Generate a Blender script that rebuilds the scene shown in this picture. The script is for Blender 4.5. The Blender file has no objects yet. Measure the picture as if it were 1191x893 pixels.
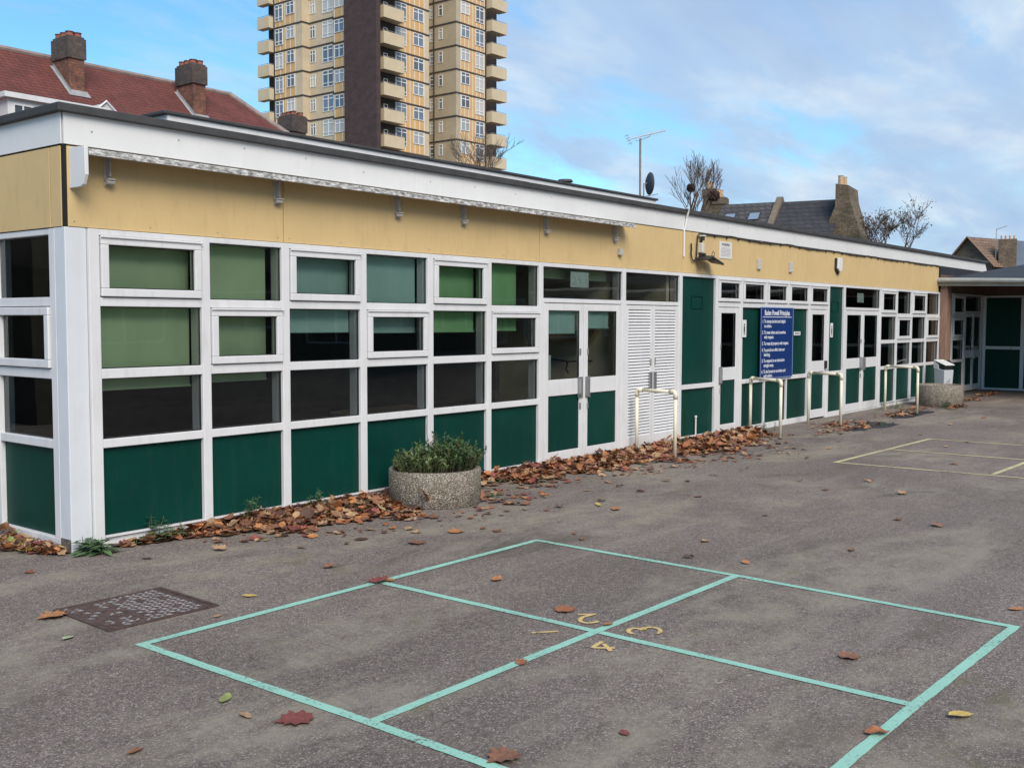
import bpy, bmesh, math, random
from math import sin, cos, pi, radians
from mathutils import Vector, Matrix
random.seed(7)
S = bpy.context.scene
COL = S.collection

# ------------------------------------------------------------------ camera
cam_d = bpy.data.cameras.new("camera")
cam = bpy.data.objects.new("camera", cam_d); COL.objects.link(cam); S.camera = cam
cam_d.sensor_fit = 'HORIZONTAL'; cam_d.sensor_width = 36; cam_d.lens = 36.783
cam_d.clip_start = .05; cam_d.clip_end = 3000
_y, _p, _r = radians(38.545), radians(-3.4616), radians(0.149)
_f = Vector((cos(_p)*cos(_y), cos(_p)*sin(_y), sin(_p)))
_rt = Vector((sin(_y), -cos(_y), 0)); _u = _rt.cross(_f)
_r2 = cos(_r)*_rt + sin(_r)*_u; _u2 = -sin(_r)*_rt + cos(_r)*_u
M = Matrix((( _r2.x, _u2.x, -_f.x, -4.010), (_r2.y, _u2.y, -_f.y, -7.411), (_r2.z, _u2.z, -_f.z, 1.75), (0,0,0,1)))
cam.matrix_world = M

# ------------------------------------------------------------------ light
SUN_DIR = Vector((-0.42, -0.64, 0.66)).normalized()      # towards the sun
sd = bpy.data.lights.new("sun", 'SUN'); sun = bpy.data.objects.new("sun", sd); COL.objects.link(sun)
sd.energy = 2.75; sd.angle = radians(38); sd.color = (1.0, 0.91, 0.80)
sun.rotation_euler = SUN_DIR.to_track_quat('Z', 'Y').to_euler()
W = bpy.data.worlds.new("World"); S.world = W; W.use_nodes = True
S.view_settings.view_transform = 'Standard'; S.view_settings.look = 'None'
S.view_settings.gamma = 1; S.view_settings.exposure = 0.55
S.view_settings.use_curve_mapping = False

def nn(nt, t, **k):
    n = nt.nodes.new(t)
    for a, v in k.items(): setattr(n, a, v)
    return n
def math_n(nt, op, a, b=None, c=None, clamp=False):
    n = nn(nt, 'ShaderNodeMath', operation=op); n.use_clamp = clamp
    for i, v in enumerate((a, b, c)):
        if v is None: continue
        if isinstance(v, (int, float)): n.inputs[i].default_value = v
        else: nt.links.new(v, n.inputs[i])
    return n.outputs[0]
def ramp(nt, fac, stops, interp='LINEAR'):
    n = nn(nt, 'ShaderNodeValToRGB'); n.color_ramp.interpolation = interp
    e = n.color_ramp.elements
    while len(e) < len(stops): e.new(.5)
    for i, (p, c) in enumerate(stops):
        e[i].position = p; e[i].color = (c, c, c, 1) if isinstance(c, (int, float)) else (*c, 1)
    nt.links.new(fac, n.inputs[0]); return n.outputs[0]
def mixc(nt, fac, a, b, mode='MIX'):
    n = nn(nt, 'ShaderNodeMix', data_type='RGBA', blend_type=mode)
    for s, v in ((0, fac), (6, a), (7, b)):
        if isinstance(v, (int, float)): n.inputs[s].default_value = v
        elif isinstance(v, tuple): n.inputs[s].default_value = (*v, 1)
        else: nt.links.new(v, n.inputs[s])
    return n.outputs[2]
def noise(nt, vec, scale, detail=4, rough=.55, dist=0):
    n = nn(nt, 'ShaderNodeTexNoise'); n.inputs['Scale'].default_value = scale
    n.inputs['Detail'].default_value = detail; n.inputs['Roughness'].default_value = rough
    n.inputs['Distortion'].default_value = dist
    if vec is not None: nt.links.new(vec, n.inputs['Vector'])
    return n.outputs['Fac']
def mapping(nt, vec, scale=(1,1,1), rot=(0,0,0), loc=(0,0,0)):
    n = nn(nt, 'ShaderNodeMapping'); n.inputs['Scale'].default_value = scale
    n.inputs['Rotation'].default_value = rot; n.inputs['Location'].default_value = loc
    nt.links.new(vec, n.inputs['Vector']); return n.outputs[0]

# sky: Nishita daylight with streaked cloud mixed over it
nt = W.node_tree; nt.nodes.clear()
out = nn(nt, 'ShaderNodeOutputWorld'); bg = nn(nt, 'ShaderNodeBackground')
sky = nn(nt, 'ShaderNodeTexSky', sky_type='NISHITA'); sky.sun_disc = False
sky.sun_elevation = math.asin(SUN_DIR.z); sky.sun_rotation = math.atan2(SUN_DIR.x, SUN_DIR.y)
sky.air_density = 1.3; sky.dust_density = .4; sky.ozone_density = 2.2
tc = nn(nt, 'ShaderNodeTexCoord'); sx = nn(nt, 'ShaderNodeSeparateXYZ'); nt.links.new(tc.outputs['Generated'], sx.inputs[0])
zz = math_n(nt, 'ADD', math_n(nt, 'MAXIMUM', sx.outputs[2], 0.0), 0.16)
cx = math_n(nt, 'DIVIDE', sx.outputs[0], zz); cy_ = math_n(nt, 'DIVIDE', sx.outputs[1], zz)
cv = nn(nt, 'ShaderNodeCombineXYZ'); nt.links.new(cx, cv.inputs[0]); nt.links.new(cy_, cv.inputs[1])
m1 = mapping(nt, cv.outputs[0], scale=(.55, 1.15, 1), rot=(0, 0, radians(-62)))
n1 = noise(nt, m1, 1.7, 8, .62, .35)
m2 = mapping(nt, cv.outputs[0], scale=(.35, .9, 1), rot=(0, 0, radians(-50)), loc=(3.1, 1.7, 0))
n2 = noise(nt, m2, 4.5, 6, .6, .5)
# more cloud towards the right of the view (+X, -Y), clearer towards +Y
side = math_n(nt, 'SUBTRACT', math_n(nt, 'MULTIPLY', sx.outputs[0], .62), math_n(nt, 'MULTIPLY', sx.outputs[1], .78))
side = math_n(nt, 'ADD', math_n(nt, 'MULTIPLY', side, .30), .02)
dens = math_n(nt, 'ADD', math_n(nt, 'SUBTRACT', math_n(nt, 'ADD', math_n(nt, 'MULTIPLY', n1, .95), math_n(nt, 'MULTIPLY', n2, .50)), .225), side)
dens = math_n(nt, 'ADD', dens, math_n(nt, 'MULTIPLY', math_n(nt, 'SUBTRACT', .26, sx.outputs[2], clamp=True), .35))
cm = ramp(nt, dens, [(.40, 0.0), (.50, .35), (.60, .80), (.74, .97)])
n3 = noise(nt, mapping(nt, cv.outputs[0], scale=(.5, 1.1, 1), rot=(0,0,radians(-58)), loc=(7, 2, 0)), 2.6, 5, .55, .2)
ccol = ramp(nt, n3, [(.30, (3.5, 4.8, 7.0)), (.50, (4.3, 5.6, 7.5)), (.66, (6.3, 7.2, 8.1))])
hs = nn(nt, 'ShaderNodeHueSaturation'); hs.inputs['Saturation'].default_value = 1.12; hs.inputs['Value'].default_value = 1.55
nt.links.new(sky.outputs[0], hs.inputs['Color'])
fin = mixc(nt, cm, mixc(nt, 1.0, hs.outputs[0], (.56, .84, 1.0), 'MULTIPLY'), ccol)
nt.links.new(fin, bg.inputs[0]); bg.inputs[1].default_value = 0.078
nt.links.new(bg.outputs[0], out.inputs[0])

# ------------------------------------------------------------------ helpers
def tag(o, label=None, cat=None, group=None, kind=None):
    if label: o['label'] = label
    if cat: o['category'] = cat
    if group: o['group'] = group
    if kind: o['kind'] = kind
    return o
def empty(name, loc=(0,0,0), rz=0):
    o = bpy.data.objects.new(name, None); COL.objects.link(o); o.location = loc; o.rotation_euler.z = rz
    o.empty_display_size = .1; return o
class MB:
    def __init__(s): s.v = []; s.f = []; s.mi = []; s.m = 0; s.sm = []; s.smooth = False
    def add(s, vs, fs):
        b = len(s.v); s.v += [tuple(v) for v in vs]
        for f in fs: s.f.append([b+i for i in f]); s.mi.append(s.m); s.sm.append(s.smooth)
        return s
    def box(s, x0, x1, y0, y1, z0, z1):
        if x0 > x1: x0, x1 = x1, x0
        if y0 > y1: y0, y1 = y1, y0
        if z0 > z1: z0, z1 = z1, z0
        return s.add([(x0,y0,z0),(x1,y0,z0),(x1,y1,z0),(x0,y1,z0),(x0,y0,z1),(x1,y0,z1),(x1,y1,z1),(x0,y1,z1)],
              [(0,3,2,1),(4,5,6,7),(0,1,5,4),(1,2,6,5),(2,3,7,6),(3,0,4,7)])
    def prism(s, poly, ax, a, b):   # poly: 2D points in the other two axes (ordered), extruded along ax
        def P(p, t):
            if ax == 0: return (t, p[0], p[1])
            if ax == 1: return (p[0], t, p[1])
            return (p[0], p[1], t)
        n = len(poly)
        vs = [P(p, a) for p in poly] + [P(p, b) for p in poly]
        return s.add(vs, [tuple(range(n))[::-1], tuple(range(n, 2*n))] + [(i, (i+1) % n, n+(i+1) % n, n+i) for i in range(n)])
    def tube(s, pts, rad, seg=8, cap=True):
        pts = [Vector(p) for p in pts]; n = len(pts)
        if not hasattr(rad, '__len__'): rad = [rad]*n
        vs = []; up = None
        for i, p in enumerate(pts):
            d = (pts[min(i+1, n-1)] - pts[max(i-1, 0)]).normalized()
            if up is None:
                up = Vector((0,0,1)) if abs(d.z) < .9 else Vector((1,0,0))
            a = d.cross(up).normalized(); b = a.cross(d).normalized(); up = b
            for k in range(seg):
                t = 2*pi*k/seg; vs.append(p + (a*cos(t) + b*sin(t))*rad[i])
        fs = []
        for i in range(n-1):
            for k in range(seg):
                k2 = (k+1) % seg; fs.append((i*seg+k, i*seg+k2, (i+1)*seg+k2, (i+1)*seg+k))
        if cap: fs += [tuple(range(seg))[::-1], tuple((n-1)*seg+k for k in range(seg))]
        return s.add(vs, fs)
    def lathe(s, prof, cx=0, cy=0, seg=32, cap=False):
        vs = [(cx+r*cos(2*pi*k/seg), cy+r*sin(2*pi*k/seg), z) for r, z in prof for k in range(seg)]
        fs = [(i*seg+k, i*seg+(k+1) % seg, (i+1)*seg+(k+1) % seg, (i+1)*seg+k) for i in range(len(prof)-1) for k in range(seg)]
        if cap: fs += [tuple(range(seg))[::-1], tuple((len(prof)-1)*seg+k for k in range(seg))]
        return s.add(vs, fs)
    def mesh(s, name, mats):
        me = bpy.data.meshes.new(name); me.from_pydata(s.v, [], s.f); 
        for m in (mats if isinstance(mats, (list, tuple)) else [mats]): me.materials.append(m)
        me.polygons.foreach_set('material_index', s.mi); me.polygons.foreach_set('use_smooth', s.sm)
        me.update(); return me
    def build(s, name, mats, parent=None, bevel=0, loc=None):
        o = bpy.data.objects.new(name, s.mesh(name, mats)); COL.objects.link(o); o.parent = parent
        if loc: o.location = loc
        if bevel:
            b = o.modifiers.new('bevel', 'BEVEL'); b.width = bevel; b.segments = 2; b.limit_method = 'ANGLE'; b.angle_limit = radians(40)
            b.harden_normals = False
        return o
def inst(me, name, parent=None, loc=(0,0,0), rot=(0,0,0), sc=(1,1,1)):
    o = bpy.data.objects.new(name, me); COL.objects.link(o); o.parent = parent
    o.location = loc; o.rotation_euler = rot; o.scale = sc; return o

# ------------------------------------------------------------------ materials
def mat(name, col, rough=.6, metal=0, spec=.5, var=0, vscale=3, bump=0, bscale=60, dirt=None, coords='Object', streak=False):
    m = bpy.data.materials.new(name); m.use_nodes = True; t = m.node_tree
    b = t.nodes['Principled BSDF']; b.inputs['Roughness'].default_value = rough
    b.inputs['Metallic'].default_value = metal; b.inputs['Specular IOR Level'].default_value = spec
    b.inputs['Base Color'].default_value = (*col, 1)
    if var or bump or dirt:
        c = nn(t, 'ShaderNodeTexCoord').outputs[coords]
        if var:
            f = noise(t, c if not streak else mapping(t, c, scale=(3, 3, .35)), vscale, 6, .6)
            a = tuple(x*(1-var) for x in col); d = tuple(min(1, x*(1+var)) for x in col)
            r = ramp(t, f, [(.3, a), (.7, d)])
            if dirt:
                f2 = noise(t, mapping(t, c, scale=(2.5, 2.5, .5)), 5, 6, .7)
                r = mixc(t, ramp(t, f2, [(.52, 0.0), (.78, dirt[1])]), r, dirt[0])
            t.links.new(r, b.inputs['Base Color'])
        if bump:
            f = noise(t, c, bscale, 4, .6); bn = nn(t, 'ShaderNodeBump'); bn.inputs['Strength'].default_value = bump
            bn.inputs['Distance'].default_value = .01; t.links.new(f, bn.inputs['Height']); t.links.new(bn.outputs[0], b.inputs['Normal'])
    return m
def brick_mat(name, c1, c2, mortar, scale=1.0, bw=.225, bh=.075, var=.35, rough=.9, msize=.012, off=.5):
    m = bpy.data.materials.new(name); m.use_nodes = True; t = m.node_tree; b = t.nodes['Principled BSDF']
    c = nn(t, 'ShaderNodeTexCoord').outputs['Object']; s = nn(t, 'ShaderNodeSeparateXYZ'); t.links.new(c, s.inputs[0])
    cb = nn(t, 'ShaderNodeCombineXYZ'); t.links.new(math_n(t, 'ADD', s.outputs[0], s.outputs[1]), cb.inputs[0]); t.links.new(s.outputs[2], cb.inputs[1])
    k = nn(t, 'ShaderNodeTexBrick'); k.offset = off; t.links.new(cb.outputs[0], k.inputs['Vector'])
    k.inputs['Color1'].default_value = (*c1, 1); k.inputs['Color2'].default_value = (*c2, 1); k.inputs['Mortar'].default_value = (*mortar, 1)
    k.inputs['Scale'].default_value = scale; k.inputs['Brick Width'].default_value = bw; k.inputs['Row Height'].default_value = bh
    k.inputs['Mortar Size'].default_value = msize; k.inputs['Bias'].default_value = 0
    f = noise(t, c, 1.3, 6, .65); f2 = noise(t, c, 11, 3, .6)
    v = mixc(t, 1.0, ramp(t, f, [(.3, 1-var), (.7, 1+var*.6)]), ramp(t, f2, [(.3, 1-var*.7), (.7, 1+var*.5)]), 'MULTIPLY')
    t.links.new(mixc(t, 1.0, k.outputs['Color'], v, 'MULTIPLY'), b.inputs['Base Color']); b.inputs['Roughness'].default_value = rough
    bn = nn(t, 'ShaderNodeBump'); bn.inputs['Strength'].default_value = .5; bn.inputs['Distance'].default_value = .01; bn.invert = True
    t.links.new(k.outputs['Fac'], bn.inputs['Height']); t.links.new(bn.outputs[0], b.inputs['Normal'])
    return m
def glass_mat(name, tint=(.92, .95, .93), ior=1.5, add=0.02):
    m = bpy.data.materials.new(name); m.use_nodes = True; t = m.node_tree; t.nodes.clear()
    o = nn(t, 'ShaderNodeOutputMaterial'); mx = nn(t, 'ShaderNodeMixShader'); tr = nn(t, 'ShaderNodeBsdfTransparent'); gl = nn(t, 'ShaderNodeBsdfGlossy')
    tr.inputs[0].default_value = (*tint, 1); gl.inputs['Roughness'].default_value = .015; gl.inputs['Color'].default_value = (.95, .97, .97, 1)
    fr = nn(t, 'ShaderNodeFresnel'); fr.inputs[0].default_value = ior
    c = nn(t, 'ShaderNodeTexCoord').outputs['Object']; f = noise(t, c, 1.1, 2, .5); bn = nn(t, 'ShaderNodeBump')
    bn.inputs['Strength'].default_value = .06; bn.inputs['Distance'].default_value = .02; t.links.new(f, bn.inputs['Height'])
    t.links.new(bn.outputs[0], gl.inputs['Normal'])
    t.links.new(math_n(t, 'ADD', fr.outputs[0], add), mx.inputs[0]); t.links.new(tr.outputs[0], mx.inputs[1]); t.links.new(gl.outputs[0], mx.inputs[2])
    t.links.new(mx.outputs[0], o.inputs[0]); return m

WHITE = mat('white_upvc', (.64, .64, .645), .38, var=.05, vscale=3, dirt=((.38, .36, .32), .38), bump=.02)
POSTW = mat('white_painted_post', (.60, .62, .65), .5, var=.04, dirt=((.42, .40, .37), .30), bump=.03)
FASC = mat('grey_white_fascia', (.66, .66, .65), .5, var=.05, vscale=1.2, dirt=((.50, .50, .47), .30), bump=.02)
CAP = mat('dark_roof_edge', (.045, .045, .046), .75, var=.25, vscale=6, bump=.2)
FELT = mat('roof_felt', (.05, .052, .055), .9, var=.3, vscale=2, bump=.4, bscale=90)
FELTB = mat('blue_black_felt', (.016, .018, .024), .75, var=.3, vscale=1.5, bump=.3, bscale=90)
TAN = mat('tan_panel', (.575, .415, .195), .6, var=.06, vscale=1.6, dirt=((.37, .26, .13), .48), bump=.02)
GREEN = mat('green_panel', (.0012, .037, .028), .42, spec=.18, var=.18, vscale=1.2, bump=.03, bscale=6, dirt=((.030, .055, .042), .30))
BLACK = mat('black_plastic', (.015, .015, .016), .45, var=.2)
GASKET = mat('black_gap', (.008, .008, .008), .9)
METAL = mat('galvanised_metal', (.38, .38, .37), .45, .6, var=.2, vscale=20)
PLATE = mat('satin_push_plate', (.42, .42, .43), .35, .8, var=.08)
CREAMP = mat('cream_painted_pipe', (.72, .67, .52), .45, var=.06, vscale=8, dirt=((.30, .18, .08), .45), bump=.05)
GREYP = mat('grey_box_plastic', (.42, .40, .37), .6, var=.12, vscale=12)
GLASS = glass_mat('window_glass')
BLIND = [mat('sage_blind', (.46, .60, .36), .85, var=.12, vscale=1.3), mat('blue_green_blind', (.40, .62, .54), .85, var=.10, vscale=1.6), mat('bright_green_blind', (.28, .56, .25), .85, var=.12, vscale=1.6)]
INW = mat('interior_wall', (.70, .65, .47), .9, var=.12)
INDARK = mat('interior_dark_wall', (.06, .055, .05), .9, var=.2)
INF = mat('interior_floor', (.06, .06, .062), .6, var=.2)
PAPER = mat('paper', (.55, .66, .60), .8, var=.05, vscale=15)
WSIGN = mat('white_sign', (.64, .64, .62), .5, var=.04, vscale=20)
BLUES = mat('blue_sign_board', (.003, .027, .14), .4, var=.05)
INK = mat('ink', (.03, .03, .035), .7)
WTXT = mat('white_lettering', (.72, .75, .80), .6)
WOOD = mat('weathered_wood_post', (.24, .145, .10), .85, var=.3, vscale=7, bump=.3, streak=True)
BROWNB = mat('brown_board', (.13, .075, .055), .8, var=.25, vscale=3)

def wear_awning():
    m = bpy.data.materials.new('weathered_awning_rail'); m.use_nodes = True; t = m.node_tree; b = t.nodes['Principled BSDF']
    c = nn(t, 'ShaderNodeTexCoord').outputs['Object']
    f = noise(t, mapping(t, c, scale=(1, 3, 3)), 16, 8, .75, .4)
    t.links.new(ramp(t, f, [(.38, (.07, .065, .06)), (.48, (.30, .29, .27)), (.60, (.66, .66, .66))]), b.inputs['Base Color']); b.inputs['Roughness'].default_value = .6
    return m
AWN = wear_awning()

def asphalt():
    m = bpy.data.materials.new('asphalt'); m.use_nodes = True; t = m.node_tree; b = t.nodes['Principled BSDF']
    c = nn(t, 'ShaderNodeTexCoord').outputs['Object']
    v = nn(t, 'ShaderNodeTexVoronoi'); v.inputs['Scale'].default_value = 150; t.links.new(c, v.inputs['Vector'])
    sep = nn(t, 'ShaderNodeSeparateColor'); t.links.new(v.outputs['Color'], sep.inputs[0])
    grain = ramp(t, sep.outputs[0], [(0, (.098, .076, .065)), (.50, (.157, .126, .108)), (.86, (.213, .172, .148)), (.97, (.35, .30, .26))])
    f1 = noise(t, c, .42, 7, .62, .3); f2 = noise(t, mapping(t, c, rot=(0,0,.5), scale=(.5, 1.5, 1), loc=(4, 9, 0)), .75, 7, .66, .5)
    f3 = noise(t, c, 3.2, 6, .65); f4 = noise(t, c, 26, 4, .6)
    base = mixc(t, 1.0, grain, ramp(t, f1, [(.30, .74), (.70, 1.20)]), 'MULTIPLY')
    base = mixc(t, 1.0, base, ramp(t, f4, [(.25, .72), (.75, 1.28)]), 'MULTIPLY')
    base = mixc(t, ramp(t, math_n(t, 'MULTIPLY', f2, math_n(t, 'ADD', f3, .5)), [(.48, 0.0), (.66, .66)]), base, mixc(t, f4, (.22, .19, .135), (.33, .29, .22)))
    f5 = noise(t, mapping(t, c, scale=(.6, 1.3, 1), loc=(11, 3, 0)), 1.3, 8, .7, .6)
    base = mixc(t, ramp(t, f5, [(.57, 0.0), (.70, .75)]), base, (.105, .088, .062))
    f6 = noise(t, mapping(t, c, loc=(21, 13, 0)), 2.3, 7, .7, .8)
    base = mixc(t, ramp(t, f6, [(.60, 0.0), (.72, .65)]), base, (.125, .118, .058))
    # hairline cracks
    vc = nn(t, 'ShaderNodeTexVoronoi', feature='DISTANCE_TO_EDGE'); vc.inputs['Scale'].default_value = .33
    wv = nn(t, 'ShaderNodeVectorMath', operation='ADD'); t.links.new(c, wv.inputs[0])
    nz = nn(t, 'ShaderNodeTexNoise'); nz.inputs['Scale'].default_value = 2.2; nz.inputs['Detail'].default_value = 6; t.links.new(c, nz.inputs['Vector'])
    sc = nn(t, 'ShaderNodeVectorMath', operation='SCALE'); sc.inputs['Scale'].default_value = .5; t.links.new(nz.outputs['Color'], sc.inputs[0]); t.links.new(sc.outputs[0], wv.inputs[1])
    t.links.new(wv.outputs[0], vc.inputs['Vector'])
    f8 = noise(t, mapping(t, c, rot=(0,0,.15), scale=(.25, 1.6, 1), loc=(31, 5, 0)), 1.1, 7, .65, .3)
    base = mixc(t, ramp(t, f8, [(.56, 0.0), (.70, .50)]), base, (.27, .235, .195))
    f9 = noise(t, mapping(t, c, loc=(41, 23, 0), scale=(.7, 1.2, 1)), .9, 9, .72, 1.0)
    base = mixc(t, ramp(t, f9, [(.60, 0.0), (.68, .55), (.74, .75)]), base, (.070, .060, .042))
    t.links.new(base, b.inputs['Base Color']); b.inputs['Roughness'].default_value = .88; b.inputs['Specular IOR Level'].default_value = .3
    bn = nn(t, 'ShaderNodeBump'); bn.inputs['Strength'].default_value = .55; bn.inputs['Distance'].default_value = .004
    t.links.new(math_n(t, 'SUBTRACT', 1.0, v.outputs['Distance']), bn.inputs['Height']); t.links.new(bn.outputs[0], b.inputs['Normal'])
    return m
ASPH = asphalt()
def line_paint(name, col, wear):
    m = bpy.data.materials.new(name); m.use_nodes = True; t = m.node_tree; b = t.nodes['Principled BSDF']
    c = nn(t, 'ShaderNodeTexCoord').outputs['Object']
    f = noise(t, c, 55, 5, .7); f2 = noise(t, c, 1.7, 4, .6)
    a = math_n(t, 'ADD', math_n(t, 'MULTIPLY', f, .7), math_n(t, 'MULTIPLY', f2, .3))
    k = ramp(t, a, [(wear, 0.0), (wear+.08, 1.0)])
    col2 = mixc(t, ramp(t, f2, [(.3, 0.0), (.7, 1.0)]), tuple(x*.86 for x in col), col)
    t.links.new(mixc(t, k, (.12, .115, .105), col2), b.inputs['Base Color']); b.inputs['Roughness'].default_value = .8
    bn = nn(t, 'ShaderNodeBump'); bn.inputs['Strength'].default_value = .3; bn.inputs['Distance'].default_value = .003
    t.links.new(noise(t, c, 110, 3, .6), bn.inputs['Height']); t.links.new(bn.outputs[0], b.inputs['Normal']); return m
TEAL = line_paint('teal_line_paint', (.29, .55, .43), .375)
YELL = line_paint('yellow_line_paint', (.58, .50, .27), .40)
YDIG = line_paint('yellow_digit_paint', (.60, .43, .17), .38)
def pebble():
    m = bpy.data.materials.new('exposed_aggregate'); m.use_nodes = True; t = m.node_tree; b = t.nodes['Principled BSDF']
    c = nn(t, 'ShaderNodeTexCoord').outputs['Object']; v = nn(t, 'ShaderNodeTexVoronoi'); v.inputs['Scale'].default_value = 88; t.links.new(c, v.inputs['Vector'])
    sep = nn(t, 'ShaderNodeSeparateColor'); t.links.new(v.outputs['Color'], sep.inputs[0])
    g = ramp(t, sep.outputs[0], [(0, (.10, .075, .055)), (.3, (.24, .18, .13)), (.6, (.40, .34, .27)), (.85, (.55, .51, .44)), (1, (.17, .09, .06))])
    g = mixc(t, ramp(t, v.outputs['Distance'], [(.40, 0.0), (.62, .85)]), g, (.13, .12, .10))
    f = noise(t, c, 3.5, 6, .65); g = mixc(t, ramp(t, f, [(.48, 0.0), (.68, .6)]), g, (.13, .13, .075))
    t.links.new(g, b.inputs['Base Color']); b.inputs['Roughness'].default_value = .85
    bn = nn(t, 'ShaderNodeBump'); bn.inputs['Strength'].default_value = .8; bn.inputs['Distance'].default_value = .01; bn.invert = True
    t.links.new(v.outputs['Distance'], bn.inputs['Height']); t.links.new(bn.outputs[0], b.inputs['Normal']); return m
PEB = pebble()
SOIL = mat('soil', (.04, .03, .02), .95, var=.4, vscale=20, bump=.8, bscale=30)
STEEL = mat('rusty_cast_iron', (.095, .060, .050), .65, .3, var=.4, vscale=14, dirt=((.13, .075, .05), .6), bump=.4, bscale=80)
WORN = mat('worn_cast_iron', (.30, .265, .245), .5, .5, var=.35, vscale=25)

# ================================================================== GROUND
g = MB(); g.add([(-400,-400,0),(600,-400,0),(600,600,0),(-400,600,0)], [(0,1,2,3)])
tag(g.build('playground_asphalt', ASPH), kind='structure')

def strip(mb, a, b, w, z):
    a = Vector(a); b = Vector(b); d = (b-a).normalized(); n = Vector((-d.y, d.x))*w/2
    steps = max(1, int((b-a).length/.035)); rr = random.Random(int(a.x*1000+b.y*777)); L1 = L2 = 0; pr_ = None
    for i in range(steps+1):
        p = a+(b-a)*i/steps; L1 = L1*.6+rr.uniform(-.05, .05); L2 = L2*.6+rr.uniform(-.05, .05); e1, e2 = (1+L1, 1+L2) if 0 < i < steps else (1, 1)
        cur = ((p.x-n.x*e1, p.y-n.y*e1, z), (p.x+n.x*e2, p.y+n.y*e2, z))
        if pr_: mb.add([pr_[0], cur[0], cur[1], pr_[1]], [(0,1,2,3)])
        pr_ = cur
# teal four-square court: measured corner points
G = {(0,0):(-.911,-2.393),(1,0):(.845,-2.408),(2,0):(2.575,-2.424),(0,1):(-.905,-4.150),(1,1):(.83,-4.165),(2,1):(2.52,-4.190),(0,2):(-.93,-5.905),(1,2):(.80,-5.935),(2,2):(2.42,-5.985)}
lw = .056; h = lw/2
mb = MB()
for j in (0, 1, 2):   # lines along X
    for i in (0, 1):
        a = G[(i,j)]; b = G[(i+1,j)]
        strip(mb, (a[0]+(h if not (i==0) else -h), a[1]), (b[0]-h if i==0 else b[0]+h, b[1]), lw, .004)
for i in (0, 1, 2):
    for j in (0, 1):
        a = G[(i,j)]; b = G[(i,j+1)]
        strip(mb, (a[0], a[1]-h-.0005), (b[0], b[1]+h+.0005), lw, .0042)
# little gap squares at the middle crossings
for j in (0, 1, 2):
    c = G[(1,j)]; mb.add([(c[0]-h-.002,c[1]-h,.0046),(c[0]+h+.002,c[1]-h,.0046),(c[0]+h+.002,c[1]+h,.0046),(c[0]-h-.002,c[1]+h,.0046)], [(0,1,2,3)])
tag(mb.build('teal_court_lines', TEAL), kind='structure')
mb = MB(); w2 = .06; k = w2/2
xs = (8.62, 10.38, 12.05); yA = -2.52
strip(mb, (8.62-k, -2.50), (12.08+k, -2.60), w2, .004)
for x, s in ((8.62, 1), (10.38, 1), (12.05, 1)): strip(mb, (x, -2.50-(x-8.62)*.029-k-.001), (x+(.12 if x < 9 else .02), -6.3), w2, .0042)
strip(mb, (8.74+k, -4.30), (12.03-k, -4.40), w2, .0046)
tag(mb.build('yellow_court_lines', YELL), kind='structure')

def text_mesh(body, size, name, bold=0.0, align='LEFT', sx=1.0, space=1.0, line=1.0):
    cu = bpy.data.curves.new(name, 'FONT'); cu.body = body; cu.size = size; cu.offset = bold; cu.align_x = align
    cu.space_character = space; cu.space_line = line; cu.fill_mode = 'FRONT'; cu.resolution_u = 4
    o = bpy.data.objects.new(name, cu); COL.objects.link(o)
    dg = bpy.context.evaluated_depsgraph_get(); dg.update()
    me = bpy.data.meshes.new_from_object(o.evaluated_get(dg)); COL.objects.unlink(o); bpy.data.objects.remove(o); bpy.data.curves.remove(cu)
    me.name = name
    if sx != 1.0: me.transform(Matrix.Diagonal((sx, 1, 1, 1)))
    return me
# painted digits 1-4 round the centre of the court, hand-brushed strokes
def brush(mb, pts, w, z):
    P = [Vector((a, b)) for a, b in pts]; Q = []
    for k in range(len(P)-1):                       # smooth the stroke
        p0 = P[max(k-1, 0)]; p1, p2 = P[k], P[k+1]; p3 = P[min(k+2, len(P)-1)]
        for t in (0, .25, .5, .75): Q.append(.5*((2*p1)+(p2-p0)*t+(2*p0-5*p1+4*p2-p3)*t*t+(3*p1-p0-3*p2+p3)*t*t*t))
    Q.append(P[-1]); L = []
    for k, q in enumerate(Q):
        d = (Q[min(k+1, len(Q)-1)]-Q[max(k-1, 0)]).normalized(); n = Vector((-d.y, d.x))*w*.5*(1+random.uniform(-.08, .08)); L.append((q-n, q+n))
    for a, b in zip(L, L[1:]): mb.add([(*a[0], z), (*b[0], z), (*b[1], z), (*a[1], z)], [(0,1,2,3)])
for strokes in (
    [[(.578,-3.900),(.696,-3.999)]],
    [[(1.043,-3.893),(1.116,-3.969)], [(1.112,-3.966),(1.026,-3.949),(.971,-3.959),(.936,-3.988),(.927,-4.017),(.937,-4.042),(.964,-4.06),(1.001,-4.067)]],
    [[(.924,-4.354),(.931,-4.324),(.959,-4.300),(.995,-4.293),(1.020,-4.307),(1.026,-4.334),(1.012,-4.358)], [(1.020,-4.352),(1.048,-4.342),(1.078,-4.354),(1.097,-4.385),(1.092,-4.418),(1.066,-4.445),(1.035,-4.456),(1.005,-4.458)]],
    [[(.695,-4.298),(.625,-4.306),(.570,-4.318)], [(.572,-4.318),(.600,-4.362),(.642,-4.412)], [(.662,-4.328),(.621,-4.38),(.582,-4.43)]]):
    mb = MB()
    for k_, st in enumerate(strokes): brush(mb, st, .026, .0045+.0008*k_)
    tag(mb.build('painted_digit', YDIG), kind='structure')

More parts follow.
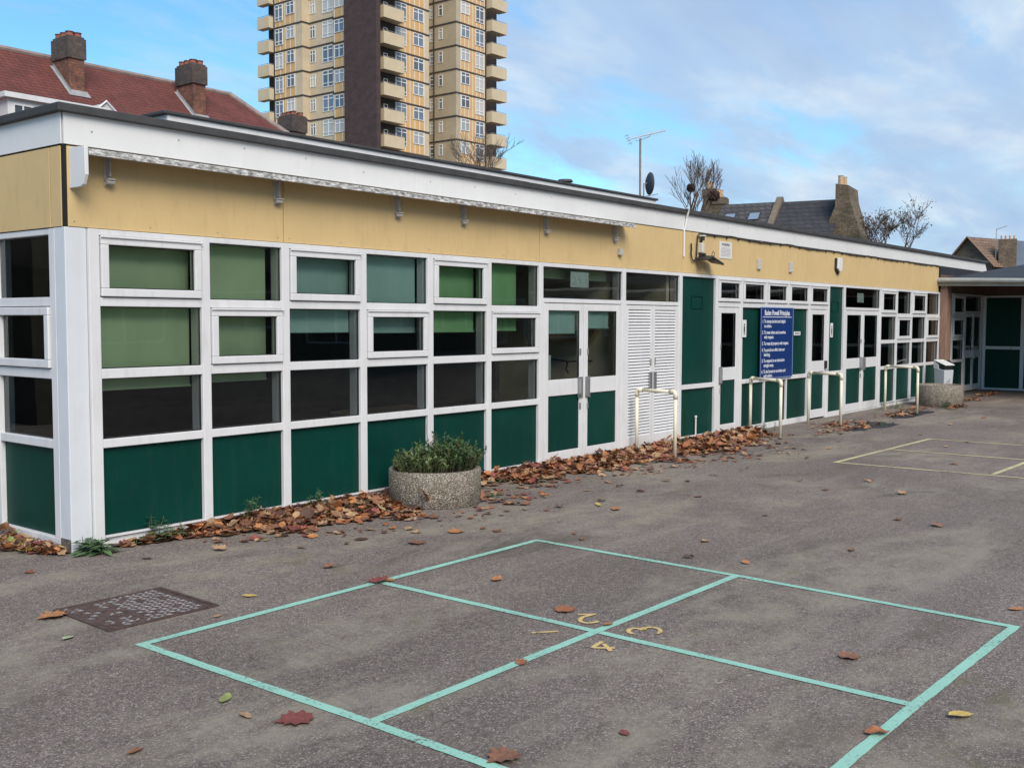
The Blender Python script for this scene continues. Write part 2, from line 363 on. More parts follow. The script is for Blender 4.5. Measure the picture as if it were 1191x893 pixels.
# irregular near-black patches on the asphalt near the far guard rails
mb = MB()
def blob(mb, cx, cy, rx, ry, z, n=26, seed=0, rot=0):
    r = random.Random(seed); vs = [(cx, cy, z)]
    for i in range(n):
        a = 2*pi*i/n; q = 1+.22*sin(3*a+seed)+r.uniform(-.1, .1); x = rx*q*cos(a); y = ry*q*sin(a)
        vs.append((cx+x*cos(rot)-y*sin(rot), cy+x*sin(rot)+y*cos(rot), z))
    mb.add(vs, [(0, 1+i, 1+(i+1) % n) for i in range(n)])
blob(mb, 16.1, -.98, .95, .30, .004, seed=3); blob(mb, 13.4, -1.25, .9, .25, .004, seed=5)
tag(mb.build('dark_patch', mat('near_black_ground', (.018, .018, .02), .6, var=.3, vscale=8, bump=.3)), kind='structure')

# ================================================================== SCHOOL
school = empty('school_building')
tag(school, 'long single storey school block with tan band, white framed windows and dark green lower panels', 'building')
ZT, ZF, ZC, ZE = 2.43, 3.034, 3.264, 3.325
HW = .042
def bay_frame(x0, x1, rails, y_in=.13, extra=None, left=True, right=False):
    mb = MB()
    if left: mb.box(x0-HW, x0+HW, -.030, y_in, 0, ZT)
    if right: mb.box(x1-HW, x1+HW, -.030, y_in, 0, ZT)
    for (z0, z1) in rails: mb.box(x0+HW, x1-HW, -.026, y_in-.03, z0, z1)
    return mb
def panel_part(x0, x1, z0, z1, parent, y=.012, m=GREEN, name='panel'):
    mb = MB(); mb.box(x0, x1, y, y+.03, z0, z1); o = mb.build(name, m, parent)
    gk = MB(); t = .008                    # dark gasket line round the panel
    for a in ((x0,x1,z0,z0+t),(x0,x1,z1-t,z1),(x0,x0+t,z0+t,z1-t),(x1-t,x1,z0+t,z1-t)): gk.box(a[0],a[1],y-.004,y-.0005,a[2],a[3])
    gk.build('gasket', GASKET, parent); return o
def pane_part(x0, x1, z0, z1, parent, y=.012, name='pane'):
    mb = MB(); e = random.uniform(-.003, .003); e2 = random.uniform(-.003, .003)
    mb.add([(x0,y+e,z0),(x1,y-e,z0),(x1,y-e+e2,z1),(x0,y+e+e2,z1)], [(0,1,2,3)])
    o = mb.build(name, GLASS, parent)
    gk = MB(); t = .008
    for a in ((x0,x1,z0,z0+t),(x0,x1,z1-t,z1),(x0,x0+t,z0+t,z1-t),(x1-t,x1,z0+t,z1-t)): gk.box(a[0],a[1],y-.012,y-.004,a[2],a[3])
    gk.build('gasket', GASKET, parent); return o
def ring(mb, x0, x1, z0, z1, w, y0, y1):
    mb.box(x0, x1, y0, y1, z0, z0+w); mb.box(x0, x1, y0, y1, z1-w, z1)
    mb.box(x0, x0+w, y0, y1, z0+w, z1-w); mb.box(x1-w, x1, y0, y1, z0+w, z1-w)
def casement(x0, x1, z0, z1, parent, w=.062):
    g_ = .007; mb = MB(); ring(mb, x0+g_, x1-g_, z0+g_, z1-g_, w, -.048, .03)
    mb.box(x0+g_-.012, x1-g_+.012, -.062, -.0485, z1-g_-.012, z1-g_+.004)  # drip
    c = mb.build('casement', WHITE, parent, .006)
    bk = MB(); ring(bk, x0, x1, z0, z1, .03, .02, .05); bk.build('gasket', GASKET, parent)
    pane_part(x0+g_+w, x1-g_-w, z0+g_+w, z1-g_-w, parent, y=-.012)

R1, R2, R3, RB, RT = (1.85, 1.918), (1.30, 1.375), (.770, .837), (.0, .09), (2.385, ZT)
X = [.215, 1.196, 2.03, 2.97, 3.91, 4.85, 5.80]
def grid_bay(x0, x1, opens, green=True, left=True, right=False, parent=None):
    fr = bay_frame(x0, x1, [RT, R1, R2, R3, RB], left=left, right=right).build('window', WHITE, parent or school, .005)
    a, b = x0+HW, x1-HW
    for row, (z0, z1) in enumerate(((1.918, 2.385), (1.375, 1.85), (.837, 1.30))):
        if row in opens: casement(a, b, z0, z1, fr)
        else: pane_part(a, b, z0, z1, fr)
    panel_part(a, b, .09, .77, fr)
    sl = MB(); sl.box(a, b, -.05, -.0262, .085, .10); sl.build('sill', WHITE, fr)
    return fr
for i in range(6): grid_bay(X[i], X[i+1], {0} if i % 2 == 0 else {1})

def door_leaf(x0, x1, ztop, handle_side, fr, stile=.085, glass=True, lock=False, wide_handle=True):
    mb = MB(); y0, y1 = -.02, .03
    mb.box(x0, x0+stile, y0, y1, .03, ztop); mb.box(x1-stile, x1, y0, y1, .03, ztop)
    for z0, z1 in ((.03, .178), (.85, 1.045), (ztop-.085, ztop)): mb.box(x0+stile, x1-stile, y0+.003, y1-.003, z0, z1)
    d = mb.build('door', WHITE, school, .005)
    pane_part(x0+stile, x1-stile, 1.045, ztop-.085, d, y=.0)
    panel_part(x0+stile, x1-stile, .178, .85, d, y=.0)
    if handle_side:
        hx = x1-.075 if handle_side > 0 else x0+.075
        hm = MB(); hm.box(hx-.05, hx+.05, -.034, -.0205, .80, 1.06); hm.box(hx-.045, hx-.03 if handle_side > 0 else hx-.02, -.075, -.034, .82, 1.04)
        hm.build('handle', PLATE, d, .004)
        lk = MB(); lk.box(hx-.012, hx+.012, -.03, -.0205, .66, .74); lk.box(hx-.012, hx+.012, -.03, -.0205, 1.33, 1.41); lk.build('lock', METAL, d)
    if lock:
        lm = MB(); hx = x1-.045; lm.box(hx-.035, hx+.035, -.055, -.0205, .90, 1.04); lm.build('keypad_lock', BLACK, d, .005)
        l2 = MB(); l2.tube([(hx, -.055, .88), (hx, -.09, .88), (hx-.1, -.09, .88)], .010); l2.build('handle', METAL, d)
    return d
def door_bay(x0, x1, leaves, right=False):
    fr = bay_frame(x0, x1, [RT, (1.965, 2.015)], right=right)
    fr.box(x0+HW, x0+HW+.03, -.024, .1, 0, 1.965); fr.box(x1-HW-.03, x1-HW, -.024, .1, 0, 1.965)
    fr.box(x0+HW+.03, x1-HW-.03, -.015, .1, 0, .025)
    f = fr.build('door_frame', WHITE, school, .004)
    pane_part(x0+HW, x1-HW, 2.015, 2.385, f)
    return f
# bay 7: double doors
db1 = door_bay(5.80, 7.60, 2)
door_leaf(5.876, 6.690, 1.957, +1, db1); door_leaf(6.700, 7.524, 1.957, -1, db1)
# bay 8: louvred double doors
fr = door_bay(7.60, 9.09, 2)
def louvre_leaf(x0, x1, hs):
    mb = MB(); st = .05
    mb.box(x0, x0+st, -.02, .03, .03, 1.957); mb.box(x1-st, x1, -.02, .03, .03, 1.957)
    mb.box(x0+st, x1-st, -.017, .027, .03, .20); mb.box(x0+st, x1-st, -.017, .027, 1.90, 1.957)
    mb.box(x0+st, x1-st, .02, .026, .20, 1.90)
    d = mb.build('louvred_door', WHITE, school, .004)
    sl = MB(); n = 42; dz = 1.70/n
    for i in range(n):
        z = .20+i*dz
        sl.prism([(-.017, z+.004), (-.012, z), (.012, z+dz*.86), (.008, z+dz*.98)], 0, x0+st, x1-st)
    sl.build('louvre_slats', WHITE, d)
    hx = x1-.05 if hs > 0 else x0+.05; hm = MB(); hm.box(hx-.035, hx+.035, -.036, -.0205, .80, 1.06); hm.build('handle', PLATE, d, .004)
    hm = MB(); hm.box(hx-.01, hx+.01, -.03, -.0205, 1.15, 1.24); hm.build('lock', METAL, d)
louvre_leaf(7.676, 8.340, +1); louvre_leaf(8.350, 9.014, -1)
# bay 9: tall green panel
def green_bay(x0, x1, top=2.385, right=False, vent=True):
    fr = bay_frame(x0, x1, [RT, (.77, .837), RB], right=right).build('wall_panel_frame', WHITE, school, .005)
    panel_part(x0+HW, x1-HW, .837, 2.385, fr); panel_part(x0+HW, x1-HW, .09, .77, fr)
    if vent:
        mb = MB(); c = x0+(x1-x0)*.5; ring(mb, c-.17, c+.17, 1.93, 2.12, .012, .002, .0115); mb.build('access_hatch', GREEN, fr)
    return fr
green_bay(9.09, 10.17)
# bay 10: single door with casement over
def single_door_bay(x0, x1, **k):
    fr = bay_frame(x0, x1, [RT, (1.965, 2.04)])
    fr.box(x0+HW, x0+HW+.025, -.024, .1, 0, 1.965); fr.box(x1-HW-.025, x1-HW, -.024, .1, 0, 1.965)
    f = fr.build('door_frame', WHITE, school, .004); casement(x0+HW, x1-HW, 2.04, 2.385, f, .05)
    door_leaf(x0+HW+.03, x1-HW-.03, 1.957, k.get('hs', 0), f, .095, lock=k.get('lock', False)); return f
single_door_bay(10.17, 10.99, hs=-1)
# bay 11: three small casements over green panels
xb = [10.99, 11.87, 12.73, 13.62]
for i in range(3):
    fr = MB(); x0, x1 = xb[i], xb[i+1]
    if i == 0: fr.box(x0-HW, x0+HW, -.030, .13, 0, ZT)
    else: fr.box(x0-HW, x0+HW, -.030, .13, 2.04, ZT); fr.box(x0-.02, x0+.02, -.022, .06, 0, .77)
    for z0, z1 in (RT, (1.965, 2.04), (.77, .837), RB):
        fr.box(x0+(HW if i == 0 or z0 > 2 else .0), x1-(HW if (i == 2 or z0 > 2) else .0), -.026, .10, z0, z1) if z0 != RB[0] else fr.box(x0+(HW if i == 0 else .02), x1-(HW if i == 2 else .02), -.026, .10, z0, z1)
    f = fr.build('window', WHITE, school, .004); casement(x0+HW, x1-HW, 2.04, 2.385, f, .05)
    panel_part(x0+(HW if i == 0 else .0), x1-(HW if i == 2 else .0), .837, 1.965, f); panel_part(x0+(HW if i == 0 else .02), x1-(HW if i == 2 else .02), .09, .77, f)
single_door_bay(13.62, 14.50, lock=True)
green_bay(14.50, 15.27)
db2 = door_bay(15.27, 17.22, 2)
door_leaf(15.346, 16.240, 1.957, +1, db2); door_leaf(16.250, 17.144, 1.957, -1, db2)
XR = [17.22, 18.20, 19.15, 20.15, 21.13]
for i in range(4): grid_bay(XR[i], XR[i+1], {0} if i % 2 == 0 else {1}, right=(i == 3))
grid_bay(21.62, 22.17, set()); grid_bay(22.17, 23.18, {0, 1})
fr = bay_frame(23.18, 24.86, [RT, (1.965, 2.015)]); fr.box(24.70, 24.86, -.028, .13, 0, ZT)
f = fr.build('door_frame', WHITE, school, .004); pane_part(23.222, 24.70, 2.015, 2.385, f)
door_leaf(23.26, 23.97, 1.957, +1, f); door_leaf(23.98, 24.69, 1.957, -1, f)
# wall strip between right-hand windows and the canopy bay
mb = MB(); mb.box(21.172, 21.578, 0, .12, 0, ZT); mb.build('wall', GREEN, school)

# corner post + left return wall
mb = MB(); mb.box(0, .170, 0, .15, .0, ZT+.003); mb.build('corner_post', POSTW, school, .006)
mb = MB(); mb.box(-.004, -.0005, .004, .146, 0, .10); mb.build('paint_wear', mat('bare_timber', (.10, .09, .08), .9, var=.6, vscale=40), school)
for i in range(8):
    y0 = .195+i*.93; y1 = y0+.93
    fr = MB()
    fr.box(-.0, .13, y0-HW if i else y0-.044, y0+HW, 0, ZT)
    for (z0, z1) in (RT, R1, R2, R3, RB): fr.box(.004, .10, y0+HW, y1-HW, z0, z1)
    if i == 7: fr.box(0, .13, y1-HW, y1+HW, 0, ZT)
    f = fr.build('window', WHITE, school, .005)
    a, b = y0+HW, y1-HW
    for row, (z0, z1) in enumerate(((1.918, 2.385), (1.375, 1.85), (.837, 1.30))):
        if row == 1 and i % 2 == 0:
            mb = MB(); q = .007; w = .062
            for (aa, bb, cc, dd) in ((a+q, b-q, z0+q, z0+q+w), (a+q, b-q, z1-q-w, z1-q), (a+q, a+q+w, z0+q+w, z1-q-w), (b-q-w, b-q, z0+q+w, z1-q-w)): mb.box(-.018, .05, aa, bb, cc, dd)
            mb.build('casement', WHITE, f, .006); mb = MB(); mb.add([(.02,a+q+w,z0+q+w),(.02,b-q-w,z0+q+w),(.02,b-q-w,z1-q-w),(.02,a+q+w,z1-q-w)], [(3,2,1,0)]); mb.build('pane', GLASS, f)
        else:
            mb = MB(); mb.add([(.042,a,z0),(.042,b,z0),(.042,b,z1),(.042,a,z1)], [(3,2,1,0)]); mb.build('pane', GLASS, f)
    mb = MB(); mb.box(.042, .072, a, b, .09, .77); mb.build('panel', GREEN, f)

# tan cladding band (individual panels with open joints)
edges = [.012, 2.03, 5.80, 9.52, 13.55, 17.45, 21.09]
for i in range(len(edges)-1):
    x0, x1 = edges[i]+.004, edges[i+1]-.004
    mb = MB(); mb.box(x0 if i else .03, x1, -.004, .03, ZT+.006, ZF-.010); o = mb.build('cladding_panel', TAN, school, .002)
    sc = MB(); n = max(2, int((x1-x0)/.6))
    for k2 in range(n+1):
        xx = x0+.06+(x1-x0-.12)*k2/n
        for z in (ZT+.045, ZF-.05): sc.lathe([(.0, 0), (.006, 0), (.006, .003), (0, .003)], 0, 0, 6); 
        for j in range(48): 
            v = sc.v[-48+j]; z = ZT+.045 if j < 24 else ZF-.05; sc.v[-48+j] = (xx+v[0], -.004-v[2], z+v[1])
    sc.build('screws', METAL, o)
# backing (black) behind the joints, left return panels
mb = MB(); mb.box(.006, 21.08, .03, .10, ZT, ZF); mb.box(.004, .03, .004, .03, ZT, ZF); mb.build('joint_backing', GASKET, school)
for (y0, y1) in ((.010, .180), (.192, 2.6), (2.612, 5.0), (5.012, 8.2)):
    mb = MB(); mb.box(-.004, .004, y0+.0+(.02 if y0 < .1 else 0), y1, ZT+.006, ZF-.010); mb.build('cladding_panel', TAN, school, .002)
mb = MB(); mb.box(.004, .03, .03, 8.2, ZT, ZF); mb.build('joint_backing', GASKET, school)
# fascia boards
fe = [.006, 3.7, 7.5, 11.3, 15.1, 18.9, 22.2, 24.72]
for i in range(len(fe)-1):
    mb = MB(); mb.box(fe[i]+.0015, fe[i+1]-.0015, -.010, .03, ZF+.002, ZC); o = mb.build('fascia_board', FASC, school, .002)
    sc = MB(); n = 5
    for k2 in range(n):
        xx = fe[i]+.25+(fe[i+1]-fe[i]-.3)*k2/n+random.uniform(-.04, .04); zc = (ZF+ZC)/2+random.uniform(0, .06)
        sc.box(xx-.006, xx+.006, -.0125, -.0105, zc-.006, zc+.006)
    sc.build('screws', METAL, o)
mb = MB(); mb.prism([(24.726, ZF+.002), (25.15, ZF+.002), (24.95, ZC), (24.726, ZC)], 1, -.010, .03); mb.build('fascia_board', FASC, school)
mb = MB(); mb.box(-.010, .0, .006, 9, ZF+.002, ZC); mb.build('fascia_board', FASC, school, .002)
mb = MB(); mb.box(.03, 25.1, .03, 9, ZF-.0, ZC-.02); mb.build('roof', FELT, school)
# roof edge cap with joints, lapped
for i in range(9):
    a = -.055+i*2.8; b = min(a+2.797, 25.1)
    mb = MB(); mb.box(a, b, -.055, .09, ZC, ZE+(.002 if i % 2 else 0)); mb.build('roof_edge', CAP, school, .006)
mb = MB(); mb.box(-.055, .09, .0905, 9.0, ZC, ZE); mb.build('roof_edge', CAP, school, .006)
# raised roof section set back
mb = MB(); mb.box(2.86, 13.45, 3.0, 8.5, ZC-.03, 4.04); mb.build('raised_roof_wall', WHITE, school)
mb = MB(); mb.box(2.80, 13.5, 2.97, 8.55, 4.041, 4.08); mb.build('raised_roof', CAP, school, .01)
mb = MB(); mb.lathe([(.10, 4.08), (.10, 4.14), (.14, 4.15), (.12, 4.19), (0, 4.20)], 10.9, 3.3, 14); mb.box(10.5, 10.72, 3.2, 3.4, 4.08, 4.12); mb.build('roof_vent', CAP, school)

# interior: floor, ceiling, back wall, partitions
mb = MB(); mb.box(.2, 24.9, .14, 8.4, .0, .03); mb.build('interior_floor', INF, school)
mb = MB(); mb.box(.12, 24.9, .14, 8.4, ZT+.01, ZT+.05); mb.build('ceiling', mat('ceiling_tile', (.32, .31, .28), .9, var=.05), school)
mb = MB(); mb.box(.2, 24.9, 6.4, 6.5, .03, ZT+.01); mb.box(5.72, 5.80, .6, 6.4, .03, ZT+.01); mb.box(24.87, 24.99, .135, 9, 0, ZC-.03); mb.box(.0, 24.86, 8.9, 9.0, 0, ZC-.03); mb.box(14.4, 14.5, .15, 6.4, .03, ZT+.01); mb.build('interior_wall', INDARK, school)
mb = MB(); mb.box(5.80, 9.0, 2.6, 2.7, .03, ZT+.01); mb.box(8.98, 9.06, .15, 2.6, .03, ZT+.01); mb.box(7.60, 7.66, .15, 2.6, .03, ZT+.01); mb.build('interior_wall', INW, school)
# basin and splashback seen through the double doors
mb = MB(); mb.prism([(.35, 1.62), (1.15, 1.62), (1.05, 1.48), (.45, 1.48)], 0, 7.48, 7.598); mb.build('wall_basket', mat('basket', (.40, .30, .15), .6), school)
mb = MB(); mb.tube([(7.58, .45, 1.22), (7.5, .8, 1.20), (7.56, 1.15, 1.23)], .010); mb.tube([(7.5, .80, 1.20), (7.52, .84, 1.10), (7.52, .80, 1.04)], .014); mb.build('coat_hook', BLACK, school)
# window blinds
def blind(x0, x1, zb, m, y=.145, zt=None):
    mb = MB(); n = 10
    vs = []; 
    for i in range(n+1):
        xx = x0+(x1-x0)*i/n; w = .008*sin(i*1.3+x0*5)
        vs += [(xx, y+w, zb), (xx, y+w*.3, zt or ZT-.05)]
    mb.add(vs, [(2*i, 2*i+2, 2*i+3, 2*i+1) for i in range(n)])
    mb.tube([(x0, y, zb), (x1, y, zb)], .010, 6)
    o = mb.build('roller_blind', m, school)
    r = MB(); r.tube([(x0-.02, y+.01, (zt or ZT-.05)+.02), (x1+.02, y+.01, (zt or ZT-.05)+.02)], .02, 8); r.build('roller', WHITE, o)
blind(.27, 1.150, 1.205, BLIND[0]); blind(1.24, 1.94, 1.225, BLIND[0]); blind(2.08, 2.925, 1.64, BLIND[1]); blind(3.02, 3.855, 1.63, BLIND[1])
blind(3.96, 4.79, 1.63, BLIND[2]); blind(4.90, 5.54, 1.64, BLIND[2]); blind(5.88, 7.50, 2.27, BLIND[0], .2)
blind(5.965, 6.60, 1.60, BLIND[1], .06, 1.87); blind(6.79, 7.36, 1.66, BLIND[1], .06, 1.87)
# classroom furniture dimly visible
def table(x, y):
    t = empty('classroom_table', (x, y, .03)); tag(t, 'plain classroom table standing inside behind the dark window beside the round planter', 'table')
    mb = MB(); mb.box(-.6, .6, -.3, .3, .68, .71); mb.build('tabletop', mat('table_laminate', (.25, .20, .13), .5), t, .005)
    for a in (-.55, .55):
        for b in (-.26, .26): m_ = MB(); m_.tube([(a, b, 0), (a, b, .68)], .015); m_.build('leg', METAL, t)
table(4.4, 1.1)

# fittings on the tan band that belong to the building
def small_box(x, z, w, h_, d, m, name, bev=.004):
    mb = MB(); mb.box(x-w/2, x+w/2, -.0045-d, -.0045, z-h_/2, z+h_/2); return mb.build(name, m, None, bev)
o = small_box(7.5, 2.64, .075, .085, .05, GREYP, 'junction_box'); tag(o, 'small grey square box on tan band below the far end of the awning rail', 'junction box')
for x in (11.60, 12.82):
    o = small_box(x, 2.66, .11, .17, .03, GREYP, 'wall_vent')
    s_ = MB()
    for i in range(7): s_.box(x-.045, x+.045, -.040, -.0347, 2.59+i*.022, 2.60+i*.022)
    s_.build('vent_slats', FASC, o)
    tag(o, 'small grey louvred wall vent on the tan band, the one nearer the white notice' if x < 12 else 'small grey louvred wall vent on the tan band, the one nearer the alarm box', 'wall vent', 'small grey vents on the tan band')
# alarm box
al = empty('alarm_siren', (14.90, -.005, 2.79)); al.scale = (.9, .8, .85); tag(al, 'white alarm siren box with black backing on the tan band over the green panel', 'alarm box')
mb = MB(); mb.prism([(-.10, .15), (.10, .15), (.12, 0), (.10, -.12), (0, -.16), (-.12, -.08)], 1, -.09, -.045); mb.build('cover', WSIGN, al, .012)
mb = MB(); mb.prism([(-.13, .14), (.10, .14), (.11, -.1), (.0, -.22), (-.14, -.1)], 1, -.044, 0); mb.build('base', BLACK, al, .01)
# white notice on tan band
nt_ = empty('warning_notice', (10.46, -.006, 2.82)); tag(nt_, 'small white printed warning notice high on the tan band right of the floodlight', 'notice')
mb = MB(); mb.box(-.20, .20, -.006, 0, -.125, .125); mb.build('board', WSIGN, nt_)
def ytext(body, size, x, y, z, m, parent, name='lettering', **k):
    me = text_mesh(body, size, name, **k); me.materials.append(m)
    return inst(me, name, parent, (x, y, z), (pi/2, 0, 0))
ytext("WARNING", .055, 0, -.007, .065, INK, nt_, align='CENTER', bold=.0015)
ytext("NO BALL GAMES", .034, 0, -.007, .022, INK, nt_, align='CENTER', bold=.0005) if False else None
mb = MB()
for i in range(7):
    L = random.uniform(.13, .17); mb.box(-L, L, -.0075, -.0065, .03-i*.02, .0375-i*.02)
mb.build('print_lines', mat('grey_print', (.35, .35, .35), .8), nt_)
# floodlight + sensor
fl = empty('floodlight', (9.64, -.005, 2.69)); fl.scale = (.75, .8, .8); tag(fl, 'black floodlight with wire loop fixed below a white sensor box on the tan band', 'floodlight')
mb = MB(); mb.box(-.05, .05, -.09, 0, .06, .24); mb.build('mount_box', mat('cream_plastic', (.58, .55, .47), .5), fl, .012)
mb = MB(); mb.tube([(0, -.04, .24), (0, -.04, .28)], .025, 12); mb.tube([(0, -.07, .28), (0, -.07, .35)], .036, 12); mb.build('sensor', BLACK, fl)
mb = MB(); mb.box(-.05, .05, -.12, 0, .35, .375); mb.build('sensor_hood', WSIGN, fl, .01)
mb = MB()
mb.add([(-.20,-.02,-.05),(.02,-.02,.02),(.02,-.30,.0),(-.22,-.30,-.07),(-.20,-.02,-.075),(.02,-.02,-.03),(.02,-.30,-.04),(-.22,-.30,-.095)],
       [(0,1,2,3),(7,6,5,4),(0,4,5,1),(1,5,6,2),(2,6,7,3),(3,7,4,0)])
mb.add([(.04,-.05,.03),(.40,-.05,-.06),(.42,-.30,-.12),(.06,-.30,-.03),(.04,-.05,-.02),(.40,-.05,-.11),(.42,-.30,-.16),(.06,-.30,-.08)],
       [(0,1,2,3),(7,6,5,4),(0,4,5,1),(1,5,6,2),(2,6,7,3),(3,7,4,0)])
mb.box(-.02, .05, -.12, -.02, -.03, .05)
mb.build('lamp_head', BLACK, fl, .006)
mb = MB(); mb.tube([(.22, -.15, -.03), (.23, -.15, .06), (.28, -.15, .10), (.33, -.15, .06), (.30, -.15, -.05)], .006, 6); mb.build('wire_loop', BLACK, fl)
# conduit and cables
mb = MB(); mb.tube([(9.14, -.07, 3.335), (9.17, -.075, 3.34), (9.20, -.07, 3.30), (9.21, -.035, 3.2), (9.19, -.03, 3.09), (9.17, -.02, 3.03), (9.17, -.02, 2.66)], .014, 8)
tag(mb.build('cable_conduit', WSIGN), 'white cable conduit bent over the roof edge and down the tan band', 'conduit')
mb = MB(); pts = [(9.36, -.03, 2.86), (9.37, -.03, 2.78), (9.36, -.03, 2.70), (9.40, -.03, 2.62), (9.46, -.03, 2.61), (9.52, -.03, 2.68), (9.53, -.03, 2.85), (9.55, -.03, 2.98), (9.62, -.03, 3.02)]
x = 9.62
while x < 21.0:
    x += .12; pts.append((x, -.022, 3.020+.010*sin(x*3.1)+random.uniform(-.004, .004)))
pts += [(21.07, -.022, 2.99), (21.10, -.022, 2.90), (21.10, -.022, 2.72)]
mb.tube(pts, .011, 6)
for i in range(30): mb.box(9.7+i*.385, 9.73+i*.385, -.036, -.006, 2.995, 3.012)
tag(mb.build('black_cable', BLACK), 'black cable clipped in small loops along the top of the tan band', 'cable')
# green conduit stub on lower panel
mb = MB(); mb.tube([(9.56, -.03, .0), (9.56, -.03, .345)], .012, 8); mb.tube([(9.56, -.03, .345), (9.56, -.03, .375)], .02, 8); tag(mb.build('pipe_stub', WSIGN), 'short thin white pipe stub against the lower green panel beside the louvred doors', 'pipe')

# awning rail with brackets
aw = empty('awning_rail', (0, 0, 0)); tag(aw, 'long weathered white awning rail with end bracket fixed along the top of the tan band', 'awning')
mb = MB(); mb.prism([(-.006, 3.008), (-.21, 2.992), (-.215, 2.944), (-.19, 2.944), (-.185, 2.975), (-.006, 2.990)], 0, .085, 7.58); mb.build('hood', AWN, aw, .003)
mb = MB(); mb.prism([(-.006, 3.015), (-.222, 3.0), (-.225, 2.80), (-.19, 2.73), (-.15, 2.715), (-.006, 2.715)], 0, .045, .075); mb.build('end_plate', FASC, aw, .004)
for bx in (.345, 1.95, 3.44, 4.43, 5.90, 7.37):
    mb = MB(); mb.box(bx-.028, bx+.028, -.012, -.005, 2.755, 2.985); mb.box(bx-.02, bx+.02, -.16, -.012, 2.965, 2.985)
    mb.box(bx-.03, bx+.03, -.075, -.012, 2.80, 2.812); mb.tube([(bx-.03, -.05, 2.785), (bx+.03, -.05, 2.785)], .018, 8); mb.box(bx-.006, bx+.006, -.06, -.012, 2.83, 2.95)
    mb.build('bracket', GREYP, aw, .002)

# papers in windows
def note(x0, x1, z0, z1, label, y=-.004, lines=3):
    o = empty('paper_notice', ((x0+x1)/2, y, z0)); tag(o, label, 'notice')
    w = (x1-x0)/2; mb = MB(); mb.box(-w, w, -.001, 0, 0, z1-z0); mb.build('sheet', PAPER, o)
    return o
n1_ = note(6.47, 6.86, 2.16, 2.35, 'pale green paper sheet taped inside the wide transom over the first double doors', .03)
mb = MB(); FI = mat('faint_ink', (.36, .48, .44), .8)
for (a, b) in (((-.13, .13), (-.08, .09)), ((-.08, .09), (-.13, .05)), ((-.13, .05), (-.07, .04)), ((-.02, .14), (-.03, .09)), ((-.03, .09), (.03, .09)), ((.02, .14), (.02, .04)), ((.07, .10), (.10, .10)), ((.12, .14), (.15, .09)), ((.15, .09), (.12, .05))):
    mb.tube([(a[0], -.002, a[1]), (b[0], -.002, b[1])], .004, 5)
mb.build('handwriting', FI, n1_)
note(5.965, 6.06, 1.05, 1.34, 'pale paper sheet in the lower corner of the first double doors glass', .02)
note(16.05, 16.40, 2.12, 2.30, 'pale paper sheet inside the transom over the farther double doors', .03)

# blue principles board
sg = empty('blue_sign_board', (12.25, -.034, .82)); tag(sg, 'tall blue sign board with white numbered lines of text fixed over the green panels', 'sign')
mb = MB(); mb.box(-.62, .62, -.02, 0, 0, 1.155); mb.build('board', BLUES, sg, .003)
mb = MB(); ring(mb, -.625, .625, -.004, 1.159, .012, -.026, -.0205); mb.build('edge_trim', mat('sign_edge', (.18, .25, .45), .5), sg)
ytext("Baden Powell Principles", .118, 0, -.0215, 1.03, WTXT, sg, align='CENTER', bold=.0022, sx=.86)
mb = MB(); mb.box(-.56, .56, -.0225, -.0205, .995, 1.004); mb.build('underline', WTXT, sg)
body = [("1. To always be kind and helpful", .905), ("    to others.", .83), ("2. To treat others and ourselves", .725), ("    with respect.", .65), ("3. To treat all property with respect.", .545),
        ("4. To put all our effort into our", .44), ("    learning.", .365), ("5. To respond to an instruction", .265), ("    straight away.", .19), ("6. To be honest to ourselves and", .09), ("    with others.", .02)]
for t_, z in body: ytext(t_, .076, -.57, -.0215, z, WTXT, sg, bold=.0014, sx=.90)
# small signs
def small_sign(x0, x1, z0, z1, label, figure=True, y=-.036):
    o = empty('door_sign', ((x0+x1)/2, y, (z0+z1)/2)); tag(o, label, 'sign')
    w, hh = (x1-x0)/2, (z1-z0)/2; mb = MB(); mb.box(-w, w, -.006, 0, -hh, hh); mb.build('plate', WSIGN, o, .002)
    mb = MB()
    if figure:
        mb.box(-.022, .022, -.0075, -.0065, -.05, .035); mb.box(-.016, .016, -.0075, -.0065, .045, .075); mb.box(-.016, -.004, -.0075, -.0065, -.10, -.052); mb.box(.004, .016, -.0075, -.0065, -.10, -.052)
    else: 
        for i in range(2): mb.box(-w*.75, w*.75, -.0075, -.0065, -.012+i*.02, -.004+i*.02)
    mb.build('symbol', INK, o)
small_sign(10.99, 11.14, 1.50, 1.77, 'white door sign with black figure left of the blue board')
small_sign(14.56, 14.68, 1.46, 1.72, 'white door sign with black figure on the narrow tall green panel')
small_sign(13.02, 13.29, 1.51, 1.575, 'small white name plate on the green panel right of the blue board', False, -.006)

# ================================================================== WING + CANOPY
wing = empty('covered_wing', (24.9, 0, 0)); tag(wing, 'far wing with felt canopy roof, white framed dark green panels and wooden post', 'building')
ys = [0, -.97, -2.3, -3.6, -4.9, -6.2, -7.5, -8.8, -10.1]
for i in range(8):
    y0, y1 = ys[i], ys[i+1]
    mb = MB(); a = -.09 if i == 0 else .04
    mb.box(-.03, .1, y0-(.09 if i == 0 else .045), y0 if i == 0 else y0+.045, -.0, 2.42)
    ya = y0-(.09 if i == 0 else .045); yb = y1+.045
    for z0, z1 in ((0, .05), (1.045, 1.125), (2.37, 2.42)): mb.box(-.026, .08, yb, ya, z0, z1)
    f = mb.build('wall_frame', WHITE, wing, .004)
    for z0, z1 in ((.05, 1.045), (1.125, 2.37)):
        pm = MB(); pm.box(.01, .05, yb, ya, z0, z1); pm.build('panel', GREEN, f)
mb = MB(); mb.box(-.04, -.027, -.73, -.70, 1.04, 1.12); mb.build('latch', METAL, wing)
